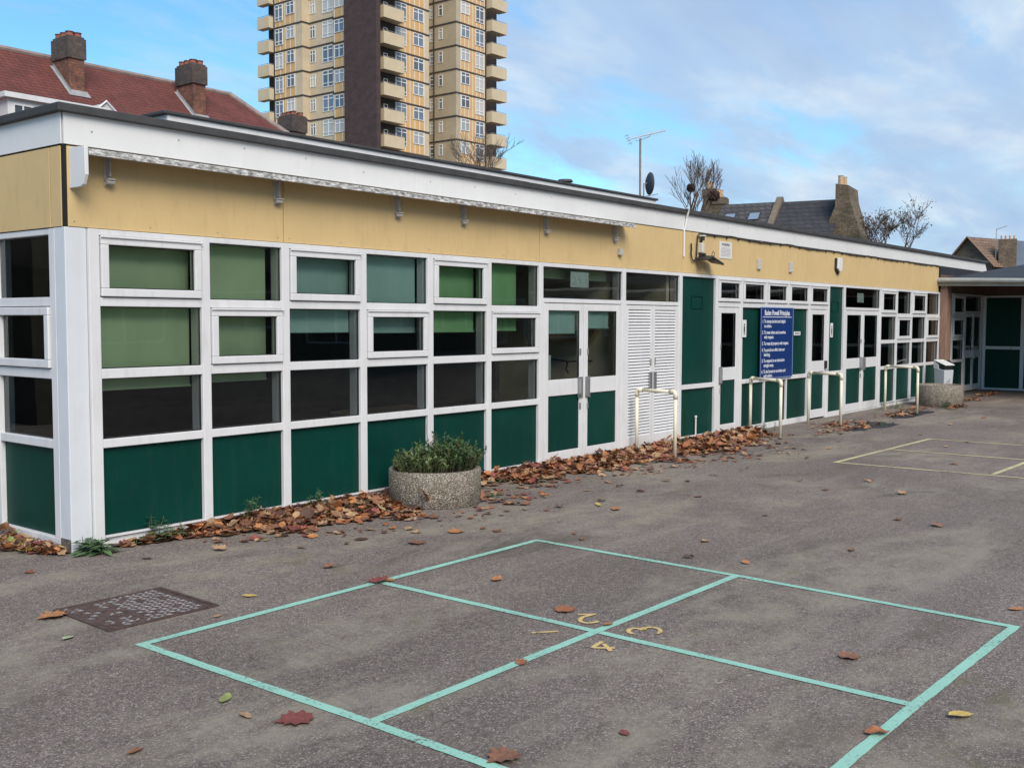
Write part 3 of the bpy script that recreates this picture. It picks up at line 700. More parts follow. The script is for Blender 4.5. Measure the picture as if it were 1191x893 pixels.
mb = MB(); mb.box(0, .1, -10.1, -.012, 2.42, 2.85); mb.box(-3.75, -.02, -.02, -.008, 2.432, 2.84); mb.build('header_board', BROWNB, wing)
mb = MB(); zs = lambda x: 2.735+.084*(x+3.85)
mb.prism([(-3.85, zs(-3.85)), (6.5, zs(6.5)), (6.5, zs(6.5)-.10), (-3.85, zs(-3.85)-.10)], 1, -12, -.016); mb.build('canopy_roof', FELTB, wing)
mb = MB(); mb.box(-3.84, -.03, -.014, -.0112, 2.60, 3.034); mb.build('felt_upstand', FELTB, wing)
mb = MB(); mb.prism([(-3.80, 2.625), (0, 2.80), (0, 2.81), (-3.80, 2.634)], 1, -12, -.03); mb.build('soffit', BROWNB, wing)
mb = MB(); mb.tube([(-3.92, .0, 2.705), (-3.92, -4, 2.60), (-3.92, -12, 2.45)], .055, 10); mb.build('gutter', mat('grey_gutter', (.33, .33, .30), .5, var=.15, vscale=5), wing)
mb = MB(); mb.add([(-3.87,-.0,2.66),(-3.87,-12,2.40),(-3.84,-12,2.40),(-3.84,0,2.66),(-3.87,0,2.575),(-3.87,-12,2.32),(-3.84,-12,2.32),(-3.84,0,2.575)], [(0,3,2,1),(4,5,6,7),(0,1,5,4),(3,7,6,2),(0,4,7,3),(1,2,6,5)]); mb.build('gutter_board', mat('pale_board', (.30, .28, .24), .7, var=.2), wing)
mb = MB(); mb.box(-3.78, -3.45, -.19, -.035, 0, 2.63); mb.build('timber_post', WOOD, wing, .01)
mb = MB(); mb.box(-3.78, -3.58, -5.2, -5.0, 0, 2.5); mb.build('timber_post', WOOD, wing, .01)
mb = MB(); mb.box(.1, 6.5, -12, 0, 0, 2.9); mb.build('wall', BROWNB, wing)

# ================================================================== GUARD RAILS
rails_d = [((7.74,-.15),(7.68,-.76),.85,'cream pipe guard rail in front of the louvred doors, nearest and largest of the four'),
           ((11.16,-.12),(10.77,-.80),.86,'cream pipe guard rail standing before the blue sign board'),
           ((13.10,-.26),(12.86,-.92),.88,'cream pipe guard rail beside the single door with the black keypad lock'),
           ((16.56,-.38),(16.36,-1.06),.88,'cream pipe guard rail farthest along the wall, nearest the second planter')]
for (a, b, hh, lab) in rails_d:
    r = empty('guard_rail', (a[0], a[1], 0)); tag(r, lab, 'guard rail', 'cream guard rails along the facade')
    d = Vector((b[0]-a[0], b[1]-a[1], 0)); R = .0235
    for p in (Vector((0,0,0)), d):
        mb = MB(); mb.smooth = True; mb.tube([p, p+Vector((0,0,hh-.05))], R, 14); mb.build('upright', CREAMP, r)
    n = d.normalized(); mb = MB(); mb.smooth = True
    mb.tube([n*.05+Vector((0,0,hh)), d-n*.05+Vector((0,0,hh))], R, 14); mb.build('top_rail', CREAMP, r)
    for p, s in ((Vector((0,0,0)), 1), (d, -1)):
        mb = MB(); mb.smooth = True; c = p+Vector((0,0,hh)); mb.tube([c+Vector((0,0,-.09)), c+Vector((0,0,-.035)), c+n*s*.012+Vector((0,0,-.01)), c+n*s*.035+Vector((0,0,0)), c+n*s*.09], R*1.28, 14); mb.build('elbow', CREAMP, r)

# ================================================================== PLANTERS
def leafq(mb, p, d, up, L, w, fold=.25):
    d = d.normalized(); s = d.cross(up)
    if s.length < 1e-3: s = Vector((1,0,0))
    s.normalize(); n = s.cross(d)
    a = p; b = p+d*L*.45+s*w/2+n*fold*w*.5; c = p+d*L; e = p+d*L*.45-s*w/2+n*fold*w*.5; m_ = p+d*L*.5
    mb.add([a, b, c, e, m_], [(0,1,4), (1,2,4), (2,3,4), (3,0,4)])
def rnd_dir(zmin=-.2):
    while True:
        v = Vector((random.uniform(-1,1), random.uniform(-1,1), random.uniform(zmin,1)))
        if .1 < v.length < 1: return v.normalized()
def leafmat(name, c1, c2, rough=.6):
    m = bpy.data.materials.new(name); m.use_nodes = True; t = m.node_tree; b = t.nodes['Principled BSDF']
    c = nn(t, 'ShaderNodeTexCoord').outputs['Object']; gi = nn(t, 'ShaderNodeNewGeometry')
    f = noise(t, c, 9, 4, .6); r = math_n(t, 'ADD', math_n(t, 'MULTIPLY', f, .5), math_n(t, 'MULTIPLY', gi.outputs['Random Per Island'], .5))
    t.links.new(ramp(t, r, [(.25, c1), (.75, c2)]), b.inputs['Base Color']); b.inputs['Roughness'].default_value = rough
    b.inputs['Specular IOR Level'].default_value = .3
    return m
HERB = leafmat('herb_foliage', (.05, .08, .028), (.15, .20, .075)); HERB2 = leafmat('dark_foliage', (.028, .062, .022), (.085, .15, .05)); NETT = leafmat('nettle_leaves', (.035, .075, .03), (.10, .17, .07))
DRYST = mat('dry_stems', (.16, .12, .08), .9, var=.3, vscale=20)
def planter(x, y, r, h_, label, fill=True):
    o = empty('round_planter', (x, y, 0)); tag(o, label, 'planter', 'round concrete planters by the facade')
    mb = MB(); mb.smooth = True
    mb.lathe([(r*.97, 0), (r, .01), (r, h_-.012), (r*.985, h_), (r*.87, h_), (r*.86, h_-.07)], 0, 0, 56); mb.build('bowl', PEB, o)
    mb = MB(); mb.lathe([(r*.87, h_-.06), (r*.5, h_-.035), (.001, h_-.02)], 0, 0, 30); mb.build('soil', SOIL, o)
    return o
P1 = (3.385, -.57); pr1 = .445; ph1 = .335
planter(*P1, pr1, ph1, 'low round pebble concrete planter filled with green herbs, nearest the camera')
# herb plants: two clumps
def herb_clump(cx, cy, rad, hh, n, m, label, z0, tall=.0):
    o = empty('herb_plant', (cx, cy, z0)); tag(o, label, 'plant')
    st = MB(); lf = MB()
    for i in range(n):
        a = random.uniform(0, 2*pi); q = rad*math.sqrt(random.random()); bx, by = q*cos(a)*.7, q*sin(a)*.7
        L = hh*random.choice((random.uniform(.4, 1.0), random.uniform(.6, 1.25)))*(1.05-.35*(q/rad)**2)*(1+.25*sin(bx*23+by*17))
        lean = Vector((cos(a)*q/rad*.55+random.uniform(-.15, .15), sin(a)*q/rad*.55+random.uniform(-.15, .15), 1)).normalized()
        tip = Vector((bx, by, 0))+lean*L; st.tube([(bx, by, -.02), tip], [.0028, .0012], 4)
        k = int(15*L/hh)
        for j in range(k):
            t = .25+.78*j/k; p = Vector((bx, by, 0))+lean*L*t
            d = rnd_dir(-.1); d.z = d.z*.6+.25; leafq(lf, p, d, Vector((0,0,1)), random.uniform(.028, .055), random.uniform(.014, .028))
    st.build('stems', DRYST, o); lf.build('foliage', m, o); return o
herb_clump(P1[0]-.17, P1[1]-.0, .34, .18, 460, HERB, 'loose pale green herb clump in the left half of the nearest planter', ph1-.04)
herb_clump(P1[0]+.14, P1[1]-.04, .38, .23, 700, HERB2, 'dense dark green herb clump in the right half of the nearest planter', ph1-.04)
mb = MB()
for (dx, dy, L) in ((-.02, .05, .42), (.0, .06, .35), (-.2, .1, .26), (-.31, .08, .20), (.13, .1, .28), (.24, .06, .22), (.03, 0, .30)):
    p = Vector((P1[0]+dx, P1[1]+dy, ph1)); pts = [p+Vector((random.uniform(-.012, .012)*k, random.uniform(-.012, .012)*k, L*k/4)) for k in range(5)]; mb.tube(pts, [.003, .0028, .0024, .002, .0014], 5)
    for k in range(9):
        q = pts[2].lerp(pts[4], k/9); leafq(mb, q, rnd_dir(0), Vector((0,0,1)), .018, .007)
tag(mb.build('dry_flower_stalks', DRYST), 'thin dry flower stalks standing up above the herbs in the nearest planter', 'plant')
P2 = (18.67, -.79)
planter(*P2, .47, .44, 'bare round pebble concrete planter in front of the litter bin')
# litter bin
bn_ = empty('litter_bin', (20.0, -.48, 0), radians(-25)); bn_.scale = (.58, .58, .93); tag(bn_, 'white litter bin with dark hooded lid standing behind the far planter', 'litter bin')
mb = MB(); mb.add([(-.21,-.20,.08),(.21,-.20,.08),(.21,.20,.08),(-.21,.20,.08),(-.25,-.24,.74),(.25,-.24,.74),(.25,.24,.80),(-.25,.24,.80)], [(0,3,2,1),(0,1,5,4),(1,2,6,5),(2,3,7,6),(3,0,4,7),(4,5,6,7)]); mb.build('body', mat('bin_white', (.46, .48, .51), .5, var=.06, dirt=((.2, .2, .2), .35)), bn_, .01)
mb = MB()
for s in (-1, 1): mb.prism([(.0, .74), (.02, .86), (.24, .95), (.26, .93), (.25, .78)], 0, s*.255-.008, s*.255+.008)
mb.box(-.25, .25, .22, .25, .78, .98); mb.build('hood_side', WSIGN, bn_, .004)
mb = MB(); mb.prism([(-.28, .85), (.25, .96), (.25, .98), (-.28, .87)], 0, -.255, .255); mb.build('lid', WSIGN, bn_, .006)
mb = MB(); mb.box(-.23, .23, -.21, .215, .745, .84); mb.tube([(.27, -.1, .82), (.33, -.1, .88), (.31, .05, .95), (.27, .12, .92)], .035, 8); mb.build('inner_liner', BLACK, bn_)
mb = MB(); mb.box(-.1, .1, -.1, .1, 0, .08); mb.build('foot', BLACK, bn_)
mb = MB()
for (x, z, L, a) in ((-.10, .45, .09, .5), (-.06, .38, .08, -.6), (.02, .44, .10, 1.2), (-.02, .34, .07, .2), (-.11, .33, .07, 1.4)):
    dx, dz = cos(a)*L, sin(a)*L; yy = -.215-.06*(z-.08)/.66-.004; mb.tube([(x, yy, z), (x+dx*.5, yy, z+dz*.6), (x+dx, yy-.002, z+dz)], .006, 5)
mb.build('scribbled_marks', INK, bn_)

# ================================================================== MANHOLE
mh = empty('manhole_cover', (-.53, -1.73, 0), radians(-2)); tag(mh, 'rusty rectangular cast iron cover with raised chequer pattern set in the asphalt', 'manhole cover')
w, l = .33, .30
mb = MB(); mb.box(-w, w, -l, l, -.01, .006); mb.build('plate', STEEL, mh)
mb = MB()
for a in ((-w-.03, w+.03, -l-.03, -l-.004), (-w-.03, w+.03, l+.004, l+.03), (-w-.03, -w-.004, -l-.004, l+.004), (w+.004, w+.03, -l-.004, l+.004)): mb.box(*a[:2], *a[2:], -.01, .009)
mb.build('rim', STEEL, mh)
mb = MB(); r = random.Random(5)
for i in range(15):
    for j in range(14):
        x = -w+.025+i*.044; y = -l+.02+j*.043; a = .6 if (i+j) % 2 else -.6
        if abs(x) > w-.02: continue
        L = .026; c_, s_ = cos(a), sin(a); t = .012; pts = [(x-L*c_-t*s_*-1*0, y-L*s_), (x, y)]
        vs = [(x-L*c_, y-L*s_, .0065), (x+t*s_, y-t*c_, .0065), (x+L*c_, y+L*s_, .0065), (x-t*s_, y+t*c_, .0065), (x, y, .014)]
        mb.m = 1 if r.random() < (.9 if i > 5 else .25) else 0
        mb.add(vs, [(0,1,4), (1,2,4), (2,3,4), (3,0,4)])
mb.build('raised_studs', [STEEL, WORN], mh)

# ================================================================== ROOF AERIAL + DISH
ae = empty('tv_aerial', (13.12, 3.15, 4.08)); tag(ae, 'television aerial with long toothed boom on a thin mast above the roof', 'aerial')
mb = MB(); mb.tube([(0,0,-.0), (-.012, 0, 1.10)], .02, 8); mb.build('mast', mat('aerial_mast', (.22, .20, .19), .6, .3, var=.4, vscale=30), ae)
bdir = Vector((.62, -.56, .22)).normalized(); side_ = Vector((.66, .75, 0)).normalized(); upv = bdir.cross(side_).normalized()
c0 = Vector((0, 0, 1.14)); mb = MB(); mb.tube([c0-bdir*.25, c0+bdir*.50], .010, 6)
mb.tube([c0-bdir*.10, c0-bdir*.08+Vector((0,0,-.07)), Vector((0,0,1.07)), c0+bdir*.18+Vector((0,0,-.04)), c0+bdir*.2], .007, 6)
mb.build('boom', METAL, ae)
mb = MB(); tilt = (upv*.85+side_*.5).normalized()
for i in range(19):
    p = c0+bdir*(-.14+.034*i); e = tilt*(.062-.001*i); mb.tube([p-e, p+e], .0035, 4)
for k in range(4):
    p = c0-bdir*.23+tilt*(-.10+.065*k); mb.tube([p-side_*.1-bdir*.03, p+side_*.1-bdir*.03], .0035, 4); mb.tube([p-bdir*.05, p+bdir*.03], .0035, 4)
mb.tube([c0-bdir*.23-tilt*.15, c0-bdir*.23+tilt*.12], .006, 4); mb.build('elements', METAL, ae)
dsh = empty('satellite_dish', (13.45, 3.20, 4.08)); tag(dsh, 'dark grey satellite dish seen nearly edge on beside the aerial mast', 'satellite dish')
mb = MB(); mb.smooth = True; mb.lathe([(.001, 0), (.10, .008), (.18, .03), (.235, .06), (.235, .068), (.17, .038), (.10, .018), (.001, .010)], 0, 0, 28)
D = mb.build('reflector', mat('dish_grey', (.06, .065, .075), .6, var=.15), dsh); D.location = (0, 0, .30); D.rotation_euler = (radians(90), 0, radians(54)); D.scale = (.92, .92, .92)
mb = MB(); mb.tube([(-.02, .06, 0), (-.02, .06, .3), (0, 0, .3)], .015, 6); mb.tube([(0, 0, .06), (.25, -.1, .12)], .008, 5); mb.box(-.1, .1, -.06, .1, 0, .02); mb.build('bracket', METAL, dsh)

# ================================================================== RED ROOF HOUSE
TILE = brick_mat('red_roof_tiles', (.165, .043, .031), (.13, .034, .026), (.07, .024, .019), 1, .20, .11, .28, .85, .012)
BRK = brick_mat('sooty_red_brick', (.25, .085, .045), (.15, .058, .036), (.11, .085, .07), 1, .24, .085, .5)
BRKD = brick_mat('soot_black_brick', (.105, .075, .062), (.07, .052, .045), (.08, .068, .06), 1, .24, .085, .4)
LEAD = mat('lead_flashing', (.30, .30, .30), .6, .1, var=.2)
POT = mat('terracotta_pot', (.22, .08, .05), .85, var=.3, vscale=10)
red = empty('red_roof_house', (0, 25, 0)); tag(red, 'large house behind the school under a long red tiled hipped roof', 'house')
zr, sl_, hs_ = 10.0, .9, 7.0; ze = zr-sl_*hs_
xl, xr_ = -9.0, 19.95
mb = MB(); A=(xl,0,zr); B=(xr_,0,zr); e1=(xl-6.2,-hs_,ze); e2=(xr_+6.3,-hs_,ze); e3=(xr_+6.3,hs_,ze); e4=(xl-6.2,hs_,ze)
mb.add([A,B,e1,e2,e3,e4], [(2,3,1,0),(3,4,1),(4,5,0,1),(5,2,0)]); mb.build('roof', TILE, red)
mb = MB(); mb.tube([A, B], .09, 8); mb.tube([(xr_,0,zr+.02), e2], .10, 8); mb.build('ridge_tiles', mat('hip_mortar', (.26, .20, .18), .9, var=.25), red)
mb = MB(); mb.box(xl-5.9, xr_+6.0, -hs_+.3, hs_-.3, 0, ze); mb.build('wall', BRK, red)
def stack(cx, cy, wx, wy, zb, zt, parent, slope_dir=True, pots=6, npx=2, cap=.62, m=BRK, md=BRKD, potm=POT):
    mb = MB(); mb.box(cx-wx/2, cx+wx/2, cy-wy/2, cy+wy/2, zb, zt-cap); c = mb.build('chimney', m, parent)
    mb = MB(); e = .05; mb.box(cx-wx/2-e, cx+wx/2+e, cy-wy/2-e, cy+wy/2+e, zt-cap, zt); mb.box(cx-wx/2-.01, cx+wx/2+.01, cy-wy/2-.01, cy+wy/2+.01, zt, zt+.06); mb.build('chimney_cap', md, c)
    n = 0
    for i in range(npx):
        for j in range(pots//npx):
            px = cx-wx/2+wx*(i+.5)/npx; py = cy-wy/2+wy*(j+.5)/(pots//npx)
            pm = MB(); pm.lathe([(.13, zt+.06), (.11, zt+.16), (.14, zt+.20), (.10, zt+.20)], px, py, 10); pm.build('chimney_pot', potm, c)
    return c
for (nx, ny, zt) in ((13.08, 23.67, 10.42), (17.46, 23.59, 10.40)):
    cx_, cy2 = nx+.25, ny+.46-25; c = stack(cx_, cy2, .50, .92, 7.5, zt, red, pots=6, npx=2)
    fm = MB(); m_ = .9; x0 = nx-.03; x1 = nx+.53
    for yy0 in [0]:
        ya, yb = ny-25-.12, ny+.92-25+.0; f0 = zr+m_*ya; f1 = zr+m_*yb
        fm.add([(x0,ya,f0+.02),(x0,yb,f1+.02),(x0,yb,f1+.14),(x0,ya,f0+.14)], [(0,1,2,3)]); fm.add([(x0-.1,ya,f0+.025),(x0-.1,yb,f1+.025),(x0,yb,f1+.025),(x0,ya,f0+.025)], [(0,1,2,3)])
        fm.add([(x0-.1,ya-.12,f0-.08),(x1+.05,ya-.12,f0-.08),(x1+.05,ya+.12,f0+.14),(x0-.1,ya+.12,f0+.14)], [(0,1,2,3)])
    fm.build('flashing', LEAD, c)
# dormers
mb = MB(); mb.box(9.85, 12.6, -4.0, -2.0, 6.0, 7.70); d = mb.build('dormer', mat('dormer_paint', (.62, .62, .60), .5, var=.05), red)
mb = MB(); mb.box(9.70, 12.75, -4.15, -1.9, 7.70, 7.84); mb.build('dormer_roof', WHITE, d)
for i in range(4):
    x = 9.98+i*.66; mb = MB(); ring(mb, x, x+.56, 6.9, 7.58, .05, -4.03, -3.99); mb.box(x+.26, x+.30, -4.03, -3.99, 6.95, 7.53); mb.box(x+.05, x+.26, -4.028, -3.99, 7.22, 7.26); mb.box(x+.30, x+.51, -4.028, -3.99, 7.22, 7.26); mb.build('dormer_window', WHITE, d)
    mb = MB(); mb.box(x+.05, x+.51, -4.008, -4.002, 6.95, 7.53); mb.build('dormer_pane', mat('dark_pane', (.05, .06, .07), .1), d)
mb = MB(); mb.prism([(12.75, 7.78), (13.25, 8.22), (13.75, 7.78)], 1, -3.1, -1.8); mb.box(12.8, 13.7, -3.05, -2.2, 7.0, 7.78); d2 = mb.build('dormer', mat('pediment_paint', (.5, .5, .48), .6), red)
mb = MB(); mb.tube([(12.68, -3.12, 7.76), (13.25, -3.12, 8.26), (13.82, -3.12, 7.76)], .04, 6); mb.build('pediment_trim', WHITE, d2)

# dark chimney stack house behind the hip
bh = empty('brick_terrace_house', (24.8, 27.2, 0)); tag(bh, 'brick house mostly hidden behind the roof edge with one dark chimney before the tower', 'house')
mb = MB(); mb.box(-1.5, 6, -2.5, 5, 0, 5.6); mb.build('wall', BRK, bh)
mb = MB(); mb.add([(-1.7,-2.8,5.5),(6.2,-2.8,5.5),(6.2,5.2,5.5),(-1.7,5.2,5.5),(2,1.2,8.1),(2.6,1.2,8.1)], [(0,1,5,4),(1,2,5),(2,3,4,5),(3,0,4)]); mb.build('roof', TILE, bh)
c = stack(-.05, .0, .72, .82, 4.5, 10.12, bh, pots=6, npx=2, cap=.62, m=brick_mat('dark_red_brick', (.12, .05, .038), (.08, .038, .03), (.07, .05, .045), 1, .24, .085, .4))

# ================================================================== TOWER BLOCK
TX, TY = 79.578, 78.689; SH = 2.88
CONC = mat('tower_concrete', (.53, .43, .29), .9, var=.10, vscale=.5, dirt=((.22, .18, .13), .5), bump=.1, bscale=8)
CONC2 = mat('tower_grey_concrete', (.40, .335, .235), .9, var=.12, vscale=.5, dirt=((.16, .13, .10), .6))
BALC = mat('balcony_concrete', (.52, .43, .29), .9, var=.07, vscale=.7, dirt=((.30, .24, .17), .35))
OCH = mat('ochre_panel', (.56, .345, .145), .7, var=.08, vscale=1)
SLAB = mat('slab_joint', (.045, .038, .034), .9, var=.3)
TBR = brick_mat('dark_brown_brick', (.072, .042, .040), (.055, .033, .032), (.062, .044, .040), 1, .9, .30, .25, .9, .02)
TWH = mat('tower_window_frame', (.70, .70, .68), .5)
TGL = mat('tower_glass', (.09, .13, .19), .10, 0, .8)
_t = TGL.node_tree; _o = nn(_t, 'ShaderNodeObjectInfo'); _c = nn(_t, 'ShaderNodeTexCoord').outputs['Object']
_n = noise(_t, _c, .9, 3, .6); _k = math_n(_t, 'ADD', _o.outputs['Random'], math_n(_t, 'MULTIPLY', _n, .25))
_t.links.new(ramp(_t, _k, [(0, (.05, .06, .075)), (.40, (.09, .11, .14)), (.60, (.13, .17, .23)), (.78, (.30, .32, .33)), (1.0, (.48, .46, .42))]), _t.nodes['Principled BSDF'].inputs['Base Color'])
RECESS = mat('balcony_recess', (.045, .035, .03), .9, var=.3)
tw = empty('tower_block', (TX, TY, 0)); tag(tw, 'tall concrete and ochre panelled residential tower with dark brick shaft and balconies', 'tower block')
TOP = 20*SH
ZR0 = 30.07-SH*7; ZL0 = 34.40-SH*9     # slab phases right / left
mb = MB(); mb.box(2, 10.18, 1.5, 18, 0, TOP); mb.box(1.4, 4, 5.3, 12.91, 0, TOP); mb.box(1.0, 1.4, 5.3, 8.16, 0, TOP); mb.box(.268, 4, 12.911, 18, 0, TOP)
mb.box(10, 15.4, 7, 16, 0, TOP); mb.build('wall', CONC, tw)
mb = MB(); mb.box(15.37, 21.1, 1.75, 15, 0, TOP); mb.box(21.1, 25.0, 3.2, 15, 0, TOP); mb.build('wall', CONC2, tw)
mb = MB(); mb.box(0, .6, 0, 5.3, 0, TOP+2); mb.build('brick_shaft', TBR, tw)
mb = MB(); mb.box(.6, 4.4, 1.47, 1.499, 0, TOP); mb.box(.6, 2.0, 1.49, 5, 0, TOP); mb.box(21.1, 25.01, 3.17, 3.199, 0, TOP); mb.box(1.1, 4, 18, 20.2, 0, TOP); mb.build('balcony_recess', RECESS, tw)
for k in range(21):
    sr = MB(); slm = MB(); sr2 = MB(); slm2 = MB()
    zR = ZR0-SH*3+k*SH; zL = ZL0-SH*3+k*SH
    if 0 < zR < TOP:
        sr.box(2.0, 10.21, 1.44, 1.50, zR-.09, zR+.09); sr.box(10.18, 10.24, 1.44, 7, zR-.09, zR+.09)
        sr2.box(15.31, 15.37, 1.69, 7, zR-.09, zR+.09); sr2.box(15.37, 21.1, 1.69, 1.75, zR-.09, zR+.09)
    if 0 < zL < TOP:
        slm2.box(.92, 1.0, 5.3, 8.3, zL-.09-.35, zL+.09-.35); slm.box(1.34, 1.4, 8.16, 12.85, zL-.09, zL+.09); slm.box(.21, 1.4, 12.85, 12.911, zL-.09, zL+.09); slm.box(.208, .268, 12.911, 18, zL-.09, zL+.09)
    for q in (sr, sr2, slm, slm2):
        if q.v: q.build('floor_band', SLAB, tw)

# window prototypes in a local frame: u to the right (seen from outside), z up; d outward = -y
def win_mesh(w, h_, cols=2, low=False):
    fr = MB(); ring(fr, 0, w, 0, h_, .07, -.06, .02)
    for i in range(1, cols): x = w*i/cols; fr.box(x-.05, x+.05, -.058, .02, .07, h_-.07)
    for i in range(cols):
        a = w*i/cols+(.07 if i == 0 else .05); b = w*(i+1)/cols-(.07 if i == cols-1 else .05)
        fr.box(a, b, -.055, .02, h_-.48, h_-.38)
        if low: fr.box(a, b, -.055, .02, .40, .48)
    gl = MB(); gl.box(.06, w-.06, -.012, -.004, .06, h_-.06)
    return fr.mesh('window', TWH), gl.mesh('pane', TGL)
def panel_mesh(w, h_, n):
    p = MB(); p.box(0, w, -.02, .0, .12, h_-.12)
    l = MB()
    for i in range(n+1): l.box(w*i/n-.035, w*i/n+.035, -.045, -.0205, .12, h_-.12)
    l.box(.036, w-.036, -.04, -.0205, h_*.49, h_*.49+.05) if False else None
    return p.mesh('ochre_panel', OCH), l.mesh('panel_batten', TWH)
ROTX = 0; ROTY = -pi/2     # -Y facade: u=+X ; -X facade: u = -Y (right as seen), normal -X
spec = [  # face, origin(x,y), zoff, [(kind, u, w, z0, h, cols, low)]
 ('Y', 4.45, 1.5, 'R', [('P', 0, 4.85, 0, SH, 6), ('W', .05, 1.75, .80, 1.95, 2, 1), ('W', 2.95, 1.75, 1.25, 1.45, 2, 0)]),
 ('Y', 16.2, 1.75, 'R', [('P', 0, 4.6, 0, SH, 6), ('W', .05, 1.6, 1.25, 1.45, 2, 0), ('W', 2.80, 1.6, .75, 2.0, 2, 1)]),
 ('X', 15.37, 4.65, 'R', [('W', 0, .65, 1.1, 1.35, 1, 0), ('W', -1.55, .8, 1.0, 1.5, 1, 1)]),
 ('X', 1.0, 8.0, 'N', [('P', 0, 2.6, 0, SH, 2), ('W', .05, 1.6, 1.2, 1.45, 2, 0)]),
 ('X', 1.4, 10.55, 'L', [('W', 0, 1.9, .75, 1.9, 2, 1)]),
 ('X', 1.4, 12.80, 'L', [('W', 0, .95, 1.05, 1.45, 2, 0)]),
 ('X', .268, 17.88, 'L', [('P', 0, 3.75, 0, SH, 4), ('W', 0.02, 1.45, .75, 1.95, 2, 1), ('W', 2.2, 1.4, 1.25, 1.45, 2, 0)]),
]
cache = {}
for (fc, a, b, ph, items) in spec:
    for it in items:
        for k in range(20):
            z = {'R': ZR0-SH*3, 'L': ZL0-SH*3, 'N': ZL0-SH*3-.35}[ph]+k*SH
            if z < 0 or z+SH > TOP: continue
            if fc == 'Y': loc = (a+it[1], b, z+it[3]); rot = (0, 0, 0)
            else: loc = (a, b-it[1], z+it[3]); rot = (0, 0, -pi/2)
            if it[0] == 'P':
                if not (18 < z < 46): continue
                key = ('P', it[2], it[5]); 
                if key not in cache: cache[key] = panel_mesh(it[2], it[4], it[5])
                p = inst(cache[key][0], 'ochre_panel', tw, loc, rot); inst(cache[key][1], 'panel_batten', p)
            else:
                if not (19.5 < z < 44.5): continue
                key = ('W',)+tuple(it[2:]); key = (key[0], key[1], key[3], key[4], key[5])
                if key not in cache: cache[key] = win_mesh(it[2], it[4], it[5], it[6])
                dd = (-.05 if any(q[0] == 'P' for q in items) else 0)
                loc = (loc[0], loc[1]+dd, loc[2]) if fc == 'Y' else (loc[0]+dd, loc[1], loc[2])
                p = inst(cache[key][0], 'window', tw, loc, rot); inst(cache[key][1], 'pane', p)
# balconies
def balc_mesh(wx, wy, hh=1.35):
    mb = MB(); mb.box(0, wx, 0, wy, 0, .16); t = .12
    mb.box(0, wx, 0, t, .16, hh); mb.box(0, t, t, wy, .16, hh); mb.box(wx-t, wx, t, wy, .16, hh)
    r = MB(); r.tube([(.05, .06, hh+.12), (wx-.05, .06, hh+.12)], .03, 5); r.tube([(.06, .06, hh+.12), (.06, wy, hh+.12)], .03, 5)
    for i in range(6): r.tube([(.1+(wx-.2)*i/5, .06, hh), (.1+(wx-.2)*i/5, .06, hh+.12)], .025, 4)
    return mb.mesh('balcony', BALC), r.mesh('balcony_rail', mat('rail_grey', (.25, .24, .23), .6))
bA = balc_mesh(3.3, 1.35); bB = balc_mesh(3.0, 1.4); bC = balc_mesh(.9, 2.2)
for k in range(20):
    zR = ZR0-SH*3+k*SH; zL = ZL0-SH*3+k*SH
    if 17 < zR < 46:
        for (me, x, y) in ((bA, 1.3, .14), (bB, 21.35, .9)): p = inst(me[0], 'balcony', tw, (x, y, zR+.05)); inst(me[1], 'balcony_rail', p)
        w_, gl = cache[[c for c in cache if c[0] == 'W'][0]]
        p = inst(cache[('W', .65, 1.35, 1, 0)][0] if ('W', .65, 1.35, 1, 0) in cache else w_, 'balcony_door', tw, (2.5, 1.47, zR+.9))
    if 17 < zL < 46: p = inst(bC[0], 'balcony', tw, (-.58, 18.1, zL+.05)); inst(bC[1], 'balcony_rail', p)
mb = MB()
for (x, y) in ((15.30, 5.45), (21.0, 1.68), (.2, 18.02)): mb.tube([(x, y, 0), (x, y, TOP)], .09, 6)
mb.build('drainpipe', SLAB, tw)

# ================================================================== SLATE ROOF HOUSES (middle)
SLATE = brick_mat('slate_tiles', (.050, .046, .050), (.038, .036, .040), (.022, .021, .023), 1, .35, .22, .3, .8, .02)
SLATE2 = brick_mat('grey_slate_tiles', (.085, .082, .082), (.065, .063, .063), (.035, .034, .034), 1, .35, .22, .2, .8, .03)
STOCK = brick_mat('stock_brick', (.20, .15, .085), (.13, .095, .06), (.10, .085, .065), 1, .24, .085, .5)
POTY = mat('buff_pot', (.48, .33, .19), .8, var=.15)
ang = radians(-80)      # ridge runs right/nearer
t1 = empty('slate_terrace_house', (45.1, 17.36, 0), ang); tag(t1, 'terraced house with grey slate roof and two skylights behind the school roof', 'house')
def gable_roof(L0, L1, zr, run, drop, m, parent, name='roof'):
    mb = MB(); mb.add([(L0,0,zr),(L1,0,zr),(L1,-run,zr-drop),(L0,-run,zr-drop),(L1,run,zr-drop),(L0,run,zr-drop)], [(3,2,1,0),(1,4,5,0)])
    mb.add([(L0,0,zr-.1),(L1,0,zr-.1),(L1,-run,zr-drop-.1),(L0,-run,zr-drop-.1),(L1,run,zr-drop-.1),(L0,run,zr-drop-.1)], [(0,1,2,3),(0,5,4,1)]); return mb.build(name, m, parent)
r_ = gable_roof(-.5, 2.25, 7.70, 4.0, 3.2, SLATE2, t1)
mb = MB(); mb.box(-.5, 2.25, -3.7, 3.7, 0, 4.6); mb.build('wall', STOCK, t1)
